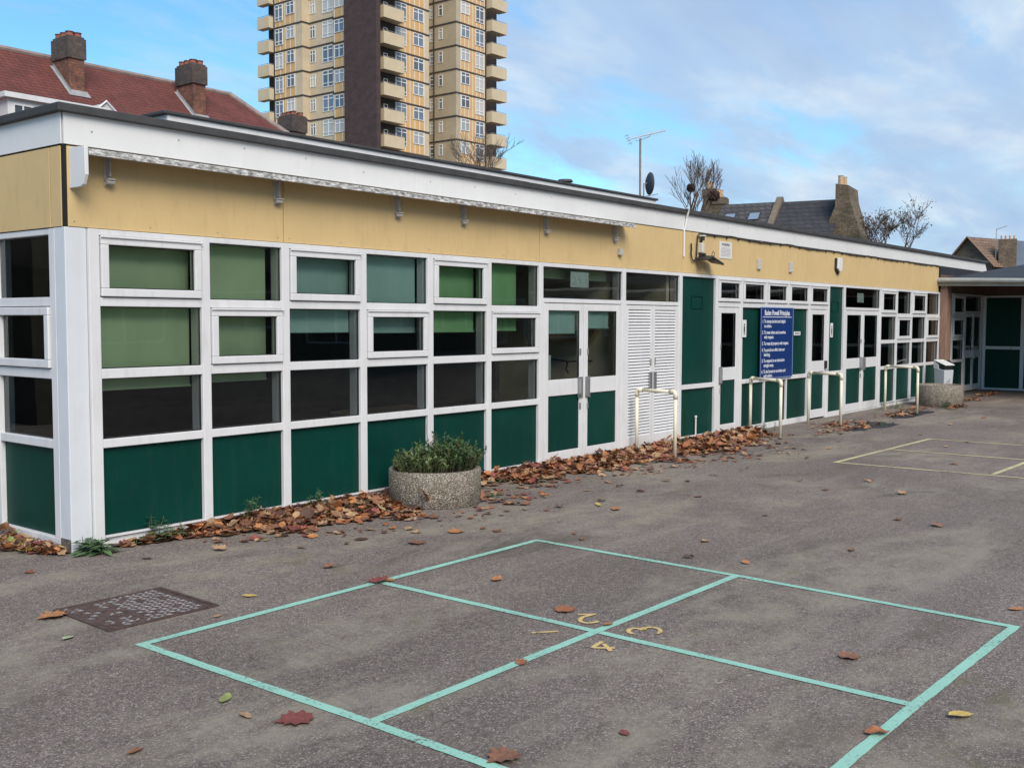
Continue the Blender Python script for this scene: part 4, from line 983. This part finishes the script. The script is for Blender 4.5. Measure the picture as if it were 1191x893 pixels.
for u in (-.12, 1.12):
    mb = MB(); zz_ = 7.70-.8*.8; 
    y0, y1 = -.75, -1.25
    mb.add([(u,y0,7.70+.8*y0+.06),(u+.55,y0,7.70+.8*y0+.06),(u+.55,y1,7.70+.8*y1+.06),(u,y1,7.70+.8*y1+.06)], [(3,2,1,0)]); s = mb.build('skylight', mat('skylight_glass', (.22, .27, .34), .15), t1)
    mb = MB(); z = lambda y: 7.70+.8*y+.05
    mb.tube([(u,y0,z(y0)),(u+.55,y0,z(y0)),(u+.55,y1,z(y1)),(u,y1,z(y1)),(u,y0,z(y0))], .04, 4); mb.build('skylight_frame', SLATE, s)
mb = MB(); mb.prism([(-3.9, 4.65), (0, 7.95), (.15, 7.95), (3.9, 4.65)], 0, 2.25, 2.55); mb.build('party_wall', mat('rendered_parapet', (.16, .125, .09), .9, var=.3), t1)
for i, (u, zt) in enumerate(((-1.25, 8.50), (-.75, 8.05))):
    c = stack(u, .3, .62, .62, 5, zt, t1, pots=2, npx=1, cap=.3, m=STOCK, md=STOCK, potm=POTY)
    for k_ in range(2): pm = MB(); pm.lathe([(.12, zt+.05), (.11, zt+.42), (.13, zt+.45), (.09, zt+.45)], u-.0, .0+k_*.5, 10); pm.build('chimney_pot', POTY, c)
t2 = empty('dark_slate_house', (45.1, 17.36, 0), ang); tag(t2, 'end terrace house with dark slate roof and tall tapering gable chimney', 'house')
gable_roof(2.55, 5.5, 7.68, 4.2, 3.2, SLATE, t2); mb = MB(); mb.box(2.56, 5.4, -3.7, 3.7, 0, 4.6); mb.build('wall', STOCK, t2)
mb = MB(); mb.prism([(4.9, 0), (4.9, 5.7), (5.46, 7.2), (5.46, 8.22), (6.05, 8.12), (6.12, 7.5), (6.65, 5.7), (6.65, 0)], 1, -1.7, .6); g_ = mb.build('gable_wall', STOCK, t2)
mb = MB(); mb.lathe([(.13, 8.15), (.12, 8.60), (.14, 8.64), (.1, 8.64)], 5.6, -1.2, 10); mb.build('chimney_pot', POTY, g_); mb = MB(); mb.lathe([(.13, 8.2), (.12, 8.60), (.14, 8.64), (.1, 8.64)], 5.65, -.6, 10); mb.build('chimney_pot', POTY, g_)

# right-hand brown gabled houses
BTILE = brick_mat('brown_roof_tiles', (.25, .16, .105), (.18, .115, .08), (.09, .06, .045), 1, .25, .15, .35, .9, .015)
DKBR = brick_mat('dark_stock_brick', (.20, .14, .09), (.13, .092, .065), (.13, .105, .08), 1, .24, .085, .5)
r1 = empty('brown_gable_house', (53.92, 8.23, 0), radians(-18)); tag(r1, 'brown brick gable end with brown tiled roof beyond the felt canopy, left of its neighbour', 'house')
mb = MB(); mb.prism([(1.25, 0), (1.25, 4.7), (0, 6.10), (-1.35, 4.7), (-1.35, 0)], 0, 0, .3); mb.build('gable_wall', DKBR, r1)
mb = MB(); mb.add([(-.15,0,6.18),(6,0,6.18),(6,-1.6,4.55),(-.15,-1.6,4.55),(6,1.5,4.55),(-.15,1.5,4.55)], [(3,2,1,0),(1,4,5,0)]); mb.build('roof', BTILE, r1)
mb = MB(); mb.tube([(-.15, 1.5, 4.55), (-.15, 0, 6.18), (-.15, -1.6, 4.55)], .05, 5); mb.build('verge', mat('verge_mortar', (.22, .15, .10), .9), r1)
mb = MB(); mb.box(.3, 6, -1.4, 1.3, 0, 4.65); mb.build('wall', DKBR, r1)
r2_ = empty('small_gable_house', (57.5, 7.95, 0), radians(-18)); tag(r2_, 'small brown gable peeping over the brown roof beside the far brick chimney', 'house')
mb = MB(); mb.prism([(1.0, 0), (1.0, 5.2), (0, 6.2), (-1.9, 4.6), (-1.9, 0)], 0, 0, .3); mb.build('gable_wall', DKBR, r2_)
mb = MB(); mb.add([(-.1,0,6.28),(5,0,6.28),(5,-2.1,4.5),(-.1,-2.1,4.5),(5,1.2,5.1),(-.1,1.2,5.1)], [(3,2,1,0),(1,4,5,0)]); mb.build('roof', BTILE, r2_)
mb = MB(); mb.tube([(-.12, -2.0, 4.6), (-.12, -.9, 5.5)], .05, 5); mb.build('verge', WSIGN, r2_)
r3 = empty('chimney_house', (54.4, 6.45, 0), radians(15)); tag(r3, 'far right house with broad brick chimney stack and blue grey roof end', 'house')
mb = MB(); mb.box(-.3, .5, -.42, .42, 0, 6.0); c = mb.build('chimney', DKBR, r3)
for i in range(4): pm = MB(); pm.lathe([(.05, 6.0), (.05, 6.2), (.03, 6.2)], .1, -.3+i*.2, 6); pm.build('chimney_pot', POTY, c)
mb = MB(); mb.prism([(-.42, 4.0), (-.42, 5.95), (-2.2, 5.3), (-2.2, 4.0)], 0, .1, 5); mb.build('roof', mat('blue_grey_cladding', (.16, .21, .27), .6, var=.1), r3)
mb = MB(); mb.box(.1, 5, -2.2, .42, 0, 4.0); mb.build('wall', DKBR, r3)
ra = empty('thin_aerial', (54.1, 6.94, 5.0)); tag(ra, 'thin rod aerial standing beside the far right brick chimney', 'aerial')
mb = MB(); mb.tube([(0,0,0), (0,0,1.55)], .02, 5); mb.build('mast', METAL, ra); mb = MB(); mb.tube([(0,0,1.5), (.2,-.45,1.68)], .018, 5); mb.build('arm', METAL, ra)

# ================================================================== BARE TREES
BARK = mat('bark', (.085, .065, .052), .95, var=.3, vscale=6); TWIG = mat('twigs', (.13, .095, .075), .95, var=.3, vscale=4)
def bare_tree(name, loc, base_h, spread, hh, label, seed, trunk_r=.16, levels=5, up=.75, nests=(), leaves=0, leafm=None, tw_r=.010, kids=3):
    rnd = random.Random(seed); root = empty(name, loc); tag(root, label, 'tree')
    tk = MB(); cr = MB(); tips = []
    def grow(p, d, L, r, lv):
        n = 4; pts = [p]; q = p.copy(); dd = d.copy()
        for i in range(n):
            dd = (dd+Vector((rnd.uniform(-.13,.13), rnd.uniform(-.13,.13), rnd.uniform(-.02,.10)))).normalized(); q = q+dd*L/n; pts.append(q.copy())
        rr = [max(tw_r*.7, r*(1-.45*i/n)) for i in range(n+1)]
        (tk if lv >= levels-1 else cr).tube(pts, rr, 6 if lv >= levels-2 else 3, False)
        if lv == 0: tips.append(pts[-1]); tips.append(pts[2]); return
        for k in range(kids + (1 if lv <= 2 else 0)):
            a = rnd.uniform(0, 2*pi); s = spread*rnd.uniform(.55, 1.1); nd = (dd+Vector((cos(a)*s, sin(a)*s, up*rnd.uniform(.1,.5)))).normalized()
            st = pts[rnd.choice((2, 3, 4, 4))]; grow(st, nd, L*rnd.uniform(.62, .86), rr[-1]*.72, lv-1)
    tk.tube([(0,0,0), (.02,0,base_h*.5), (0,0,base_h)], [trunk_r*1.4, trunk_r*1.1, trunk_r], 8)
    for k in range(3):
        a = k*2.1+rnd.random(); grow(Vector((0,0,base_h-.05)), Vector((cos(a)*.45, sin(a)*.45, 1)).normalized(), hh, trunk_r*.75, levels)
    tk.build('trunk', BARK, root); cr.build('crown', TWIG, root)
    if leaves:
        lf = MB()
        for i in range(leaves):
            p = rnd.choice(tips)+Vector((rnd.gauss(0,.08), rnd.gauss(0,.08), rnd.gauss(0,.08))); L = rnd.uniform(.07, .14)
            leafq(lf, p, Vector((rnd.uniform(-1,1), rnd.uniform(-1,1), rnd.uniform(-1,.3))), Vector((0,0,1)), L, L*.6)
        lf.build('leaves', leafm, root)
    return root, tips
tr, tips = bare_tree('bare_tree', (39.8, 16.7, 0), 5.6, .55, 1.30, 'bare tree with two dark bird nests behind the satellite dish', 11, .17, 4, .8, tw_r=.012)
for (dx, dy, z, r_) in ((-.05, .1, 7.95, .20), (.28, -.9, 7.55, .28)):
    mb = MB(); rn = random.Random(int(z*100))
    for i in range(260):
        a, b_ = rn.uniform(0, 2*pi), rn.uniform(-1, 1); q = r_*rn.uniform(.75, 1.02); p = Vector((cos(a)*math.sqrt(1-b_*b_)*q, sin(a)*math.sqrt(1-b_*b_)*q, b_*q*.85))
        t = Vector((-sin(a), cos(a), rn.uniform(-.5,.5)))*r_*.45; mb.tube([p-t, p+t], .016, 3, False)
    o = mb.build('bird_nest', mat('nest_twigs', (.085, .05, .04), .95, var=.3), None, loc=(39.8+dx, 16.7+dy, z))
    tag(o, 'larger dark twig bird nest on the right in the bare tree' if r_ > .25 else 'smaller dark twig bird nest on the left in the bare tree', 'bird nest', 'bird nests in the bare tree')
bare_tree('leaf_dotted_tree', (43.2, 8.5, 0), 3.5, .9, 1.30, 'thin tree with small dark leaves right of the tall gable chimney', 23, .14, 4, .45, leaves=1500, leafm=leafmat('dark_autumn_leaves', (.035, .03, .022), (.10, .07, .05)), tw_r=.011)
bare_tree('bare_tree', (45.2, 34.2, 0), 9.0, .70, 1.5, 'thin bare tree standing in front of the tower foot', 31, .16, 4, .5, tw_r=.013)

# ================================================================== BLOCKS ACROSS THE YARD (mirrored in the glass)
opp = empty('opposite_school_block', (0, -27, 0)); tag(opp, 'brown brick school block across the yard mirrored in the window glass', 'building')
OB = brick_mat('brown_school_brick', (.10, .065, .045), (.07, .05, .036), (.09, .075, .06), 1, .24, .085, .3)
mb = MB(); mb.box(2, 170, -10, 0, 0, 10); mb.build('wall', OB, opp)
mb = MB(); mb.box(1.6, 170.4, -10.4, .35, 10, 10.3); mb.build('roof', CAP, opp)
for i in range(22):
    mb = MB(); x = 5+i*5.2; mb.box(x, x+3.4, .01, .04, 1.0, 2.6); w_ = mb.build('window', mat('far_pane', (.02, .025, .03), .1) if i == 0 else bpy.data.materials['far_pane'], opp)
    mb = MB(); ring(mb, x-.05, x+3.45, .95, 2.65, .09, .045, .09); mb.box(x+1.65, x+1.75, .045, .09, 1.04, 2.56); mb.build('window_frame', WHITE, w_)
sb = empty('side_school_block', (-4.5, 9.5, 0)); tag(sb, 'brown brick block beside the yard mirrored in the end window glass', 'building')
mb = MB(); mb.box(-20, 0, 0, 8, 0, 4.2); mb.build('wall', brick_mat('olive_brick', (.06, .055, .035), (.045, .042, .028), (.04, .038, .03), 1, .24, .085, .3), sb); mb = MB(); mb.box(-20.3, .3, -.3, 8.3, 4.2, 4.5); mb.build('roof', CAP, sb)
for i in range(6):
    x = -3.2-i*3.2; mb = MB(); mb.box(x, x+2.6, -.04, -.01, .9, 2.7); w_ = mb.build('window', bpy.data.materials['far_pane'], sb); mb = MB(); ring(mb, x-.05, x+2.65, .85, 2.75, .10, -.10, -.045); mb.box(x+1.25, x+1.35, -.09, -.045, .95, 2.65); mb.box(x+.05, x+1.25, -.085, -.045, 1.9, 1.98); mb.box(x+1.35, x+2.55, -.085, -.045, 1.9, 1.98); mb.build('window_frame', WHITE, w_)

# ================================================================== WEEDS
def nettle(x, y, hh, n, label, seed, spread=.05, m=NETT, z=0, cat='weed', leafL=.075):
    rnd = random.Random(seed); o = empty('weed_plant', (x, y, z)); tag(o, label, cat)
    st = MB(); lf = MB()
    for s in range(n):
        bx, by = rnd.uniform(-spread, spread), rnd.uniform(-spread, spread); L = hh*rnd.uniform(.6, 1.0); ln = Vector((rnd.uniform(-.3,.3), rnd.uniform(-.35,.1), 1)).normalized()
        st.tube([(bx,by,0), Vector((bx,by,0))+ln*L], [.004, .002], 5)
        k = max(3, int(L/.028))
        for j in range(k):
            p = Vector((bx,by,0))+ln*L*(.2+.8*j/k); a = j*1.57+rnd.uniform(-.3,.3); sz = leafL*(1.0-.5*j/k)*rnd.uniform(.8,1.1)
            for a2 in (a, a+pi): leafq(lf, p, Vector((cos(a2), sin(a2), rnd.uniform(-.35,.25))), Vector((0,0,1)), sz, sz*.42)
    st.build('stem', mat('weed_stem_%d' % seed, (.07, .10, .04), .7), o); lf.build('leaves', m, o)
nettle(.13, -.12, .15, 8, 'low broad leaved weed at the foot of the white corner post', 1, .09, leafL=.15)
nettle(.42, -.06, .05, 6, 'tiny weed tuft just right of the corner post weed', 2, .10, leafL=.07)
nettle(.68, -.09, .20, 6, 'young nettle at the base of the first green panel from the corner', 3, .07, leafL=.10)
nettle(.86, -.07, .13, 9, 'low weed cluster right beside the young nettle of the first green panel', 4, .09, leafL=.05)
nettle(1.50, -.14, .27, 4, 'upright nettle rising from leaves before the second green panel', 5, .04, leafL=.09)
nettle(2.28, -.14, .27, 4, 'upright nettle rising from leaves before the third green panel', 6, .05, leafL=.08)
nettle(4.62, -.16, .10, 14, 'grassy weed patch on the right of the nearest planter', 7, .22, HERB, leafL=.05)
nettle(7.60, -.18, .13, 8, 'weed tuft at the foot of the louvred doors guard rail', 8, .10, leafL=.06)
nettle(8.75, -.12, .15, 5, 'weed at the base of the right louvred door', 9, .08, leafL=.08)
nettle(11.6, -.12, .16, 12, 'weed clump under the blue sign board', 10, .25, HERB2, leafL=.06)
nettle(-.45, 1.05, .24, 8, 'leafy weed by the end wall at the left edge of the view', 11, .12, HERB2, leafL=.08)
nettle(13.6, -1.2, .07, 16, 'mossy weed patch in the leaves near the third guard rail', 12, .25, HERB, leafL=.04)
nettle(18.05, -1.08, .20, 9, 'leafy weed growing against the far planter', 13, .18, HERB2, leafL=.09)
nettle(17.3, -.25, .16, 14, 'weed growth along the wall before the far windows', 14, .28, HERB2, leafL=.07)
nettle(3.9, -.86, .07, 7, 'small weed at the right foot of the nearest planter', 15, .05, HERB, leafL=.035)

# ================================================================== LEAVES
def attrmat():
    m = bpy.data.materials.new('fallen_leaf'); m.use_nodes = True; t = m.node_tree; b = t.nodes['Principled BSDF']
    a = nn(t, 'ShaderNodeAttribute'); a.attribute_name = 'leafcol'; c = nn(t, 'ShaderNodeTexCoord').outputs['Object']
    f = noise(t, c, 38, 5, .65); t.links.new(mixc(t, 1.0, a.outputs['Color'], ramp(t, f, [(.3, .62), (.7, 1.25)]), 'MULTIPLY'), b.inputs['Base Color'])
    b.inputs['Roughness'].default_value = .62; b.inputs['Specular IOR Level'].default_value = .35; return m
LEAFM = attrmat()
PAL = {'rust': (.29, .108, .048), 'brown': (.21, .096, .054), 'dark': (.11, .052, .034), 'tan': (.36, .225, .125), 'yellow': (.50, .36, .10), 'green': (.24, .27, .08), 'orange': (.40, .17, .065), 'red': (.20, .055, .045), 'pale': (.45, .40, .28), 'pgreen': (.36, .40, .22)}
def leaf_geo(kind, L, rnd, curl):
    """vertices/faces of one fallen leaf lying in XY, stalk towards -X"""
    if kind == 'maple':
        out = [(-.42,.0),(-.46,.20),(-.30,.22),(-.26,.44),(-.06,.34),(.10,.50),(.16,.28),(.34,.34),(.34,.16),(.56,.0),(.34,-.16),(.34,-.34),(.16,-.28),(.10,-.50),(-.06,-.34),(-.26,-.44),(-.30,-.22),(-.46,-.20)]
    elif kind == 'oval': out = [(-.5,0),(-.35,.15),(-.1,.24),(.15,.22),(.36,.12),(.54,0),(.36,-.12),(.15,-.22),(-.1,-.24),(-.35,-.15)]
    else: out = [(-.45,0),(-.3,.25),(0,.33),(.25,.25),(.3,.1),(.5,0),(.3,-.13),(.22,-.28),(-.05,-.30),(-.32,-.2)]
    out = [(x*L*(1+rnd.uniform(-.08,.08)), y*L*(1+rnd.uniform(-.10,.10))) for x, y in out]
    ph = rnd.uniform(0, 6.28); fx, fy = rnd.uniform(-.6,1)*curl, rnd.uniform(.3,1.2)*curl
    def Z(x, y): return (fy*y*y/L+fx*x*x/L*.7+.05*L*curl*sin(9*x/L+ph)*abs(y)/L*3)
    vs = [(0, 0, 0)] + [(x*.5, y*.5, Z(x*.5, y*.5)) for x, y in out] + [(x, y, Z(x, y)) for x, y in out]
    n = len(out); fs = [(0, 1+i, 1+(i+1) % n) for i in range(n)] + [(1+i, 1+n+i, 1+n+(i+1) % n, 1+(i+1) % n) for i in range(n)]
    b = len(vs); w = L*.010; x0 = out[0][0]      # stalk
    vs += [(x0, -w, Z(x0,0)), (x0-L*.22, -w, .02*L+L*.06*curl), (x0-L*.42, 0, .03*L), (x0-L*.22, w, .02*L+L*.06*curl), (x0, w, Z(x0,0))]
    fs += [(b, b+1, b+3, b+4), (b+1, b+2, b+3)]
    return vs, fs
def leaf_color(rnd, pal):
    c = PAL[rnd.choice(pal)]; k = rnd.uniform(.7, 1.25); return tuple(min(1, x*k) for x in c)
def set_cols(me, cols):
    at = me.color_attributes.new('leafcol', 'FLOAT_COLOR', 'POINT'); flat = []
    for c in cols: flat += [*c, 1]
    at.data.foreach_set('color', flat)
def leaf_mesh(kind, L, col, seed, curl):
    rnd = random.Random(seed); vs, fs = leaf_geo(kind, L, rnd, curl); me = bpy.data.meshes.new('fallen_leaf'); me.from_pydata(vs, [], fs); me.materials.append(LEAFM)
    cols = [col]*(len(vs)-5) + [tuple(x*.45 for x in col)]*5; set_cols(me, cols); me.update()
    me['drop'] = 0.0
    return me
def place_leaf(me, x, y, z, rz, tilt=(0,0)):
    R = Matrix.Rotation(rz, 3, 'Z') @ Matrix.Rotation(tilt[0], 3, 'X') @ Matrix.Rotation(tilt[1], 3, 'Y')
    zmin = min((R @ v.co).z for v in me.vertices)
    o = bpy.data.objects.new('fallen_leaf', me); COL.objects.link(o); o.location = (x, y, z-zmin+.001); o.rotation_euler = R.to_euler(); return o
near = [  # x, y, kind, size, colour, curl, rz, label
 (-1.13,-3.43,'oval',.115,'green',.35,.7,'yellow green oval leaf in the left foreground, above a pale tan leaf'),
 (-1.20,-3.67,'oval',.085,'tan',.5,1.6,'small pale tan leaf between the yellow green leaf and the big red leaf'),
 (-1.09,-3.88,'maple',.175,'red',.25,2.6,'big red brown lobed leaf lying flat in the left foreground'),
 (-1.72,-3.64,'oval',.085,'rust',.4,.3,'small rust leaf at the bottom left edge of the playground'),
 (-.83,-4.84,'maple',.15,'brown',.4,2.9,'dark brown lobed leaf beside the front teal line at the bottom'),
 (.07,-2.04,'oval',.10,'yellow',.3,-.6,'yellow leaf between the manhole cover and the teal corner line'),
 (-.33,-2.26,'oval',.07,'tan',.3,.2,'small round tan leaf close to the left teal corner'),
 (-1.11,-1.99,'oval',.09,'pgreen',.3,.4,'pale green leaf in front of the manhole cover'),
 (-.95,-1.52,'maple',.17,'orange',.35,2.9,'orange brown lobed leaf on the left corner of the iron cover'),
 (-.31,-5.08,'other',.07,'red',.3,1.0,'small dull red leaf in the front centre between teal lines'),
 (.36,-5.92,'other',.12,'rust',1.0,-.9,'curled rust leaf resting on the right teal line'),
 (.79,-6.14,'oval',.13,'yellow',.6,-.6,'yellow tan leaf right of the teal line in the right foreground'),
 (1.28,-5.45,'maple',.12,'brown',.7,-.8,'brown crumpled leaf inside the front right court square'),
 (2.82,-5.90,'oval',.12,'orange',.4,-.5,'orange leaf past the far right corner of the teal court'),
 (.14,-4.17,'other',.10,'rust',.5,.5,'rust leaf on the teal line left of the painted 4'),
 (1.07,-3.78,'maple',.14,'rust',.5,-.3,'rust lobed leaf just above the painted 2'),
 (.98,-4.15,'oval',.10,'orange',.4,.1,'orange leaf beside the painted 3'),
 (1.38,-2.99,'other',.12,'orange',.5,.2,'orange leaf in the far left court square'),
 (4.20,-1.92,'oval',.11,'yellow',.4,.9,'yellow leaf beyond the far teal line near the planter side'),
 (1.04,-4.36,'oval',.05,'yellow',.4,.4,'tiny yellow leaf under the painted 3'),
 (2.41,-1.71,'maple',.15,'orange',.5,-.2,'bright orange leaf on open asphalt in front of the nearest planter'),
 (1.89,-1.76,'maple',.16,'brown',.3,-.1,'flat brown lobed leaf on open asphalt left of the bright orange leaf'),
 (.845,-2.41,'maple',.15,'red',.4,.1,'red brown leaf covering the junction of the left teal lines'),
]
for i, (x, y, kd, L, c, cu, rz, lab) in enumerate(near):
    o = place_leaf(leaf_mesh(kd, L, PAL[c], 100+i, cu), x, y, .006, rz, (random.uniform(-.1,.1), random.uniform(-.1,.1))); tag(o, lab, 'leaf', 'fallen leaves on the playground')
pts2 = [(1.7,-1.33),(2.01,-1.28),(1.52,-1.36),(.76,-.77),(.91,-1.84),(.91,-2.42),(2.66,-1.79),(2.65,-1.95),(3.67,-1.7),(3.89,-1.69),(4.84,-1.35),(4.42,-1.81),(4.11,-2.17),(3.38,-3.49),(2.79,-3.67),(2.97,-2.51),(2.82,-2.69),(5.14,-1.81),(5.24,-2.42),(5.27,-4.38),(3.81,-4.51),(6.46,-3.24),(7.33,-3.37),(4.72,-3.38),(6.85,-2.79),(6.7,-3.95),(9.38,-3.7),(6.07,-1.84),(6.65,-1.85),(7.41,-1.9),(4.87,-.86),(3.41,-1.45),(5.29,-1.46),(5.92,-1.66),(11.15,-3.09),(11.9,-3.17),(12.52,-2.31),(5.21,-4.73),(2.91,-4.07),(-.5,-.35),(.25,-.6),(-1.3,-1.2),(1.2,-1.2),(14.5,-2.2),(16.2,-2.3),(18,-2.0),(19.5,-2.4),(21,-1.6),(9.9,-1.9),(10.8,-1.7),(8.7,-2.1)]
KINDS = ['maple', 'other', 'oval', 'maple', 'other']
protoL = []
for i in range(28):
    tn = ['rust', 'brown', 'dark', 'tan', 'brown', 'orange', 'brown'][i % 7]
    me_ = leaf_mesh(KINDS[i % 5], 1.0, leaf_color(random, [tn]), 300+i, random.uniform(.3, 1.1)); me_['tone'] = tn if tn != 'dark' else 'dark brown'; protoL.append(me_)
def proto_place(me, x, y, z, L, rz, tilt):
    o = place_leaf(me, x, y, 0, rz, tilt); zoff = o.location.z*L; o.scale = (L, L, L); o.location.z = z+zoff; return o
for i, (x, y) in enumerate(pts2):
    o = proto_place(random.choice(protoL), x, y, .006, random.uniform(.07, .13), random.uniform(0, 6.28), (random.uniform(-.15,.15), random.uniform(-.15,.15)))
    wh = ('near the short end wall and iron cover' if x < 0.3 else 'just in front of the first green panels' if x < 2.2 and y > -1.45 else 'near the nearest planter' if x < 4.2 and y > -2.05 else 'in the teal court' if x < 2.6 else 'beyond the far teal line' if x < 3.9 else 'in front of the first double doors' if y > -2.2 and x < 7.0 else 'in the open middle of the playground' if x < 8.6 else 'inside or beside the yellow court' if x < 13 else 'far out near the covered wing')
    tag(o, 'single loose %s leaf lying %s' % (o.data['tone'], wh), 'leaf', 'loose %s leaves %s' % (o.data['tone'], wh))
# drift along the facade
prof = [(.30,.02),(.55,.10),(.85,.25),(1.2,.42),(1.75,.72),(2.3,.90),(2.9,.88),(3.6,.98),(4.1,.80),(4.6,.52),(5.3,.60),(5.8,.66),(6.6,.76),(7.3,.86),(8.0,.95),(8.9,1.20),(9.5,1.08),(10.2,.70),(10.8,.50),(11.3,.42)]
def drift_w(x):
    if x < prof[0][0] or x > prof[-1][0]: return 0
    for a, b in zip(prof, prof[1:]):
        if a[0] <= x <= b[0]: return a[1]+(b[1]-a[1])*(x-a[0])/(b[0]-a[0])
def in_obst(x, y): return (x-P1[0])**2+(y-P1[1])**2 < (pr1+.01)**2 or (x-P2[0])**2+(y-P2[1])**2 < .48**2
spots = []
rd = random.Random(77)
while len(spots) < 4600:
    x = rd.uniform(.3, 11.3); w = drift_w(x)*(1+.22*sin(x*5.3)+.13*sin(x*11.7+2)); t = rd.random()**1.15; y = -.05-t*w*rd.uniform(.75, 1.06)
    if in_obst(x, y) or rd.random() > min(1, w/.55): continue
    hgt = .055*min(1, w/.6)*max(0, 1-t*1.05)+.012*(1-t)
    gap = .5+.5*sin(x*2.9+1)*sin(y*5+x)
    if t > .55 and rd.random() < .55*gap: continue
    if 4.05 < x < 4.8 and t > .35 and rd.random() < .75: continue
    spots.append((x, y, hgt*rd.random()**.6, rd.uniform(.05, .145), hgt))
for _ in range(330):
    x = rd.uniform(.8, 11.2); w = drift_w(x); y = -.05-w*rd.uniform(.95, 1.45)-abs(rd.gauss(0, .12))
    if not in_obst(x, y): spots.append((x, y, 0, rd.choice((.03, .04, .05, .07, .10)), .0))
for _ in range(420):   # patches by far guard rails
    c = rd.choice(((12.6,-1.15,1.3,.28),(13.2,-.75,.9,.3),(16.0,-.95,.85,.25),(17.2,-.75,.6,.2),(18.4,-1.25,.7,.15),(20.6,-.9,.8,.18),(22.6,-.75,.7,.14)))
    x = rd.gauss(c[0], c[2]*.5); y = rd.gauss(c[1], c[3]*.5)
    if y > -.05 or in_obst(x, y): continue
    spots.append((x, y, rd.random()*.03, rd.uniform(.07, .14), .02))
for _ in range(330):   # drift by the end wall
    y = rd.uniform(-.0, 2.4); w = .10+.36*min(1, y/1.0); t = rd.random(); x = -.03-t*w
    spots.append((x, y, .07*(1-t)*rd.random()*min(1, y/.5+.2), rd.uniform(.07, .14), .03))
camP = Vector((-4.01, -7.41)); order = sorted(range(len(spots)), key=lambda i: -(spots[i][3]*(1+6*spots[i][2]))/((Vector(spots[i][:2])-camP).length))
indiv = set(order[:235])
allv = []; allf = []; allc = []
for i, (x, y, z, L, hg) in enumerate(spots):
    tx, ty = rd.gauss(0,.28)*(1 if hg > .02 else .5), rd.gauss(0,.28)*(1 if hg > .02 else .5); rz = rd.uniform(0, 6.28)
    if i in indiv:
        o = proto_place(rd.choice(protoL), x, y, z+.006, L, rz, (tx, ty))
        if x < 0: tag(o, '%s curled leaf on top of the drift along the short end wall' % o.data['tone'], 'leaf', '%s leaves in the end wall drift' % o.data['tone'])
        else:
            cn = o.data['tone']; wh = ('under the corner green panel' if x < 1.2 else 'under the second green panel' if x < 2.03 else 'under the third green panel' if x < 2.95 else 'heaped around the nearest planter' if x < 4.3 else 'before the first double doors' if x < 7.0 else 'around the nearest guard rail' if x < 9.1 else 'before the tall green panel')
            tag(o, '%s curled leaf on top of the drift %s' % (cn, wh), 'leaf', '%s leaves in the drift %s' % (cn, wh))
        continue
    kd = rd.choice(('maple', 'other', 'other', 'oval')); vs, fs = leaf_geo(kd, L, rd, rd.uniform(.3, 1.3))
    R = Matrix.Rotation(rz, 3, 'Z') @ Matrix.Rotation(tx, 3, 'X') @ Matrix.Rotation(ty, 3, 'Y'); vs = [R @ Vector(v) for v in vs]; zm = min(v.z for v in vs)
    b = len(allv); allv += [(v.x+x, min(v.y+y, -.035) if x > 0 else v.y+y, v.z-zm+z+.005) for v in vs]; allf += [tuple(b+k for k in f) for f in fs]
    c = leaf_color(rd, ['rust','brown','brown','brown','dark','tan','tan','tan','red','rust','orange'] + (['yellow','green'] if x < .4 else [])); allc += [c]*len(vs)
me = bpy.data.meshes.new('leaf_litter'); me.from_pydata(allv, [], allf); me.materials.append(LEAFM); set_cols(me, allc); me.update()
tag(inst(me, 'leaf_litter'), 'deep drift of brown autumn leaves heaped along the foot of the facade', 'leaves', kind='stuff')
# two big leaves leaning on the planter
for (x, y, z, rz, t) in ((2.93, -.86, .02, 2.5, (0, -1.2)), (3.62, -.92, .02, .3, (1.1, -.3))):
    o = proto_place(leaf_mesh('maple', 1.0, PAL['rust'], int(x*100), .5), x, y, z, .17, rz, t)
    tag(o, 'big rust lobed leaf standing against the left side of the nearest planter' if x < 3 else 'big rust leaf standing against the right side of the nearest planter', 'leaf')
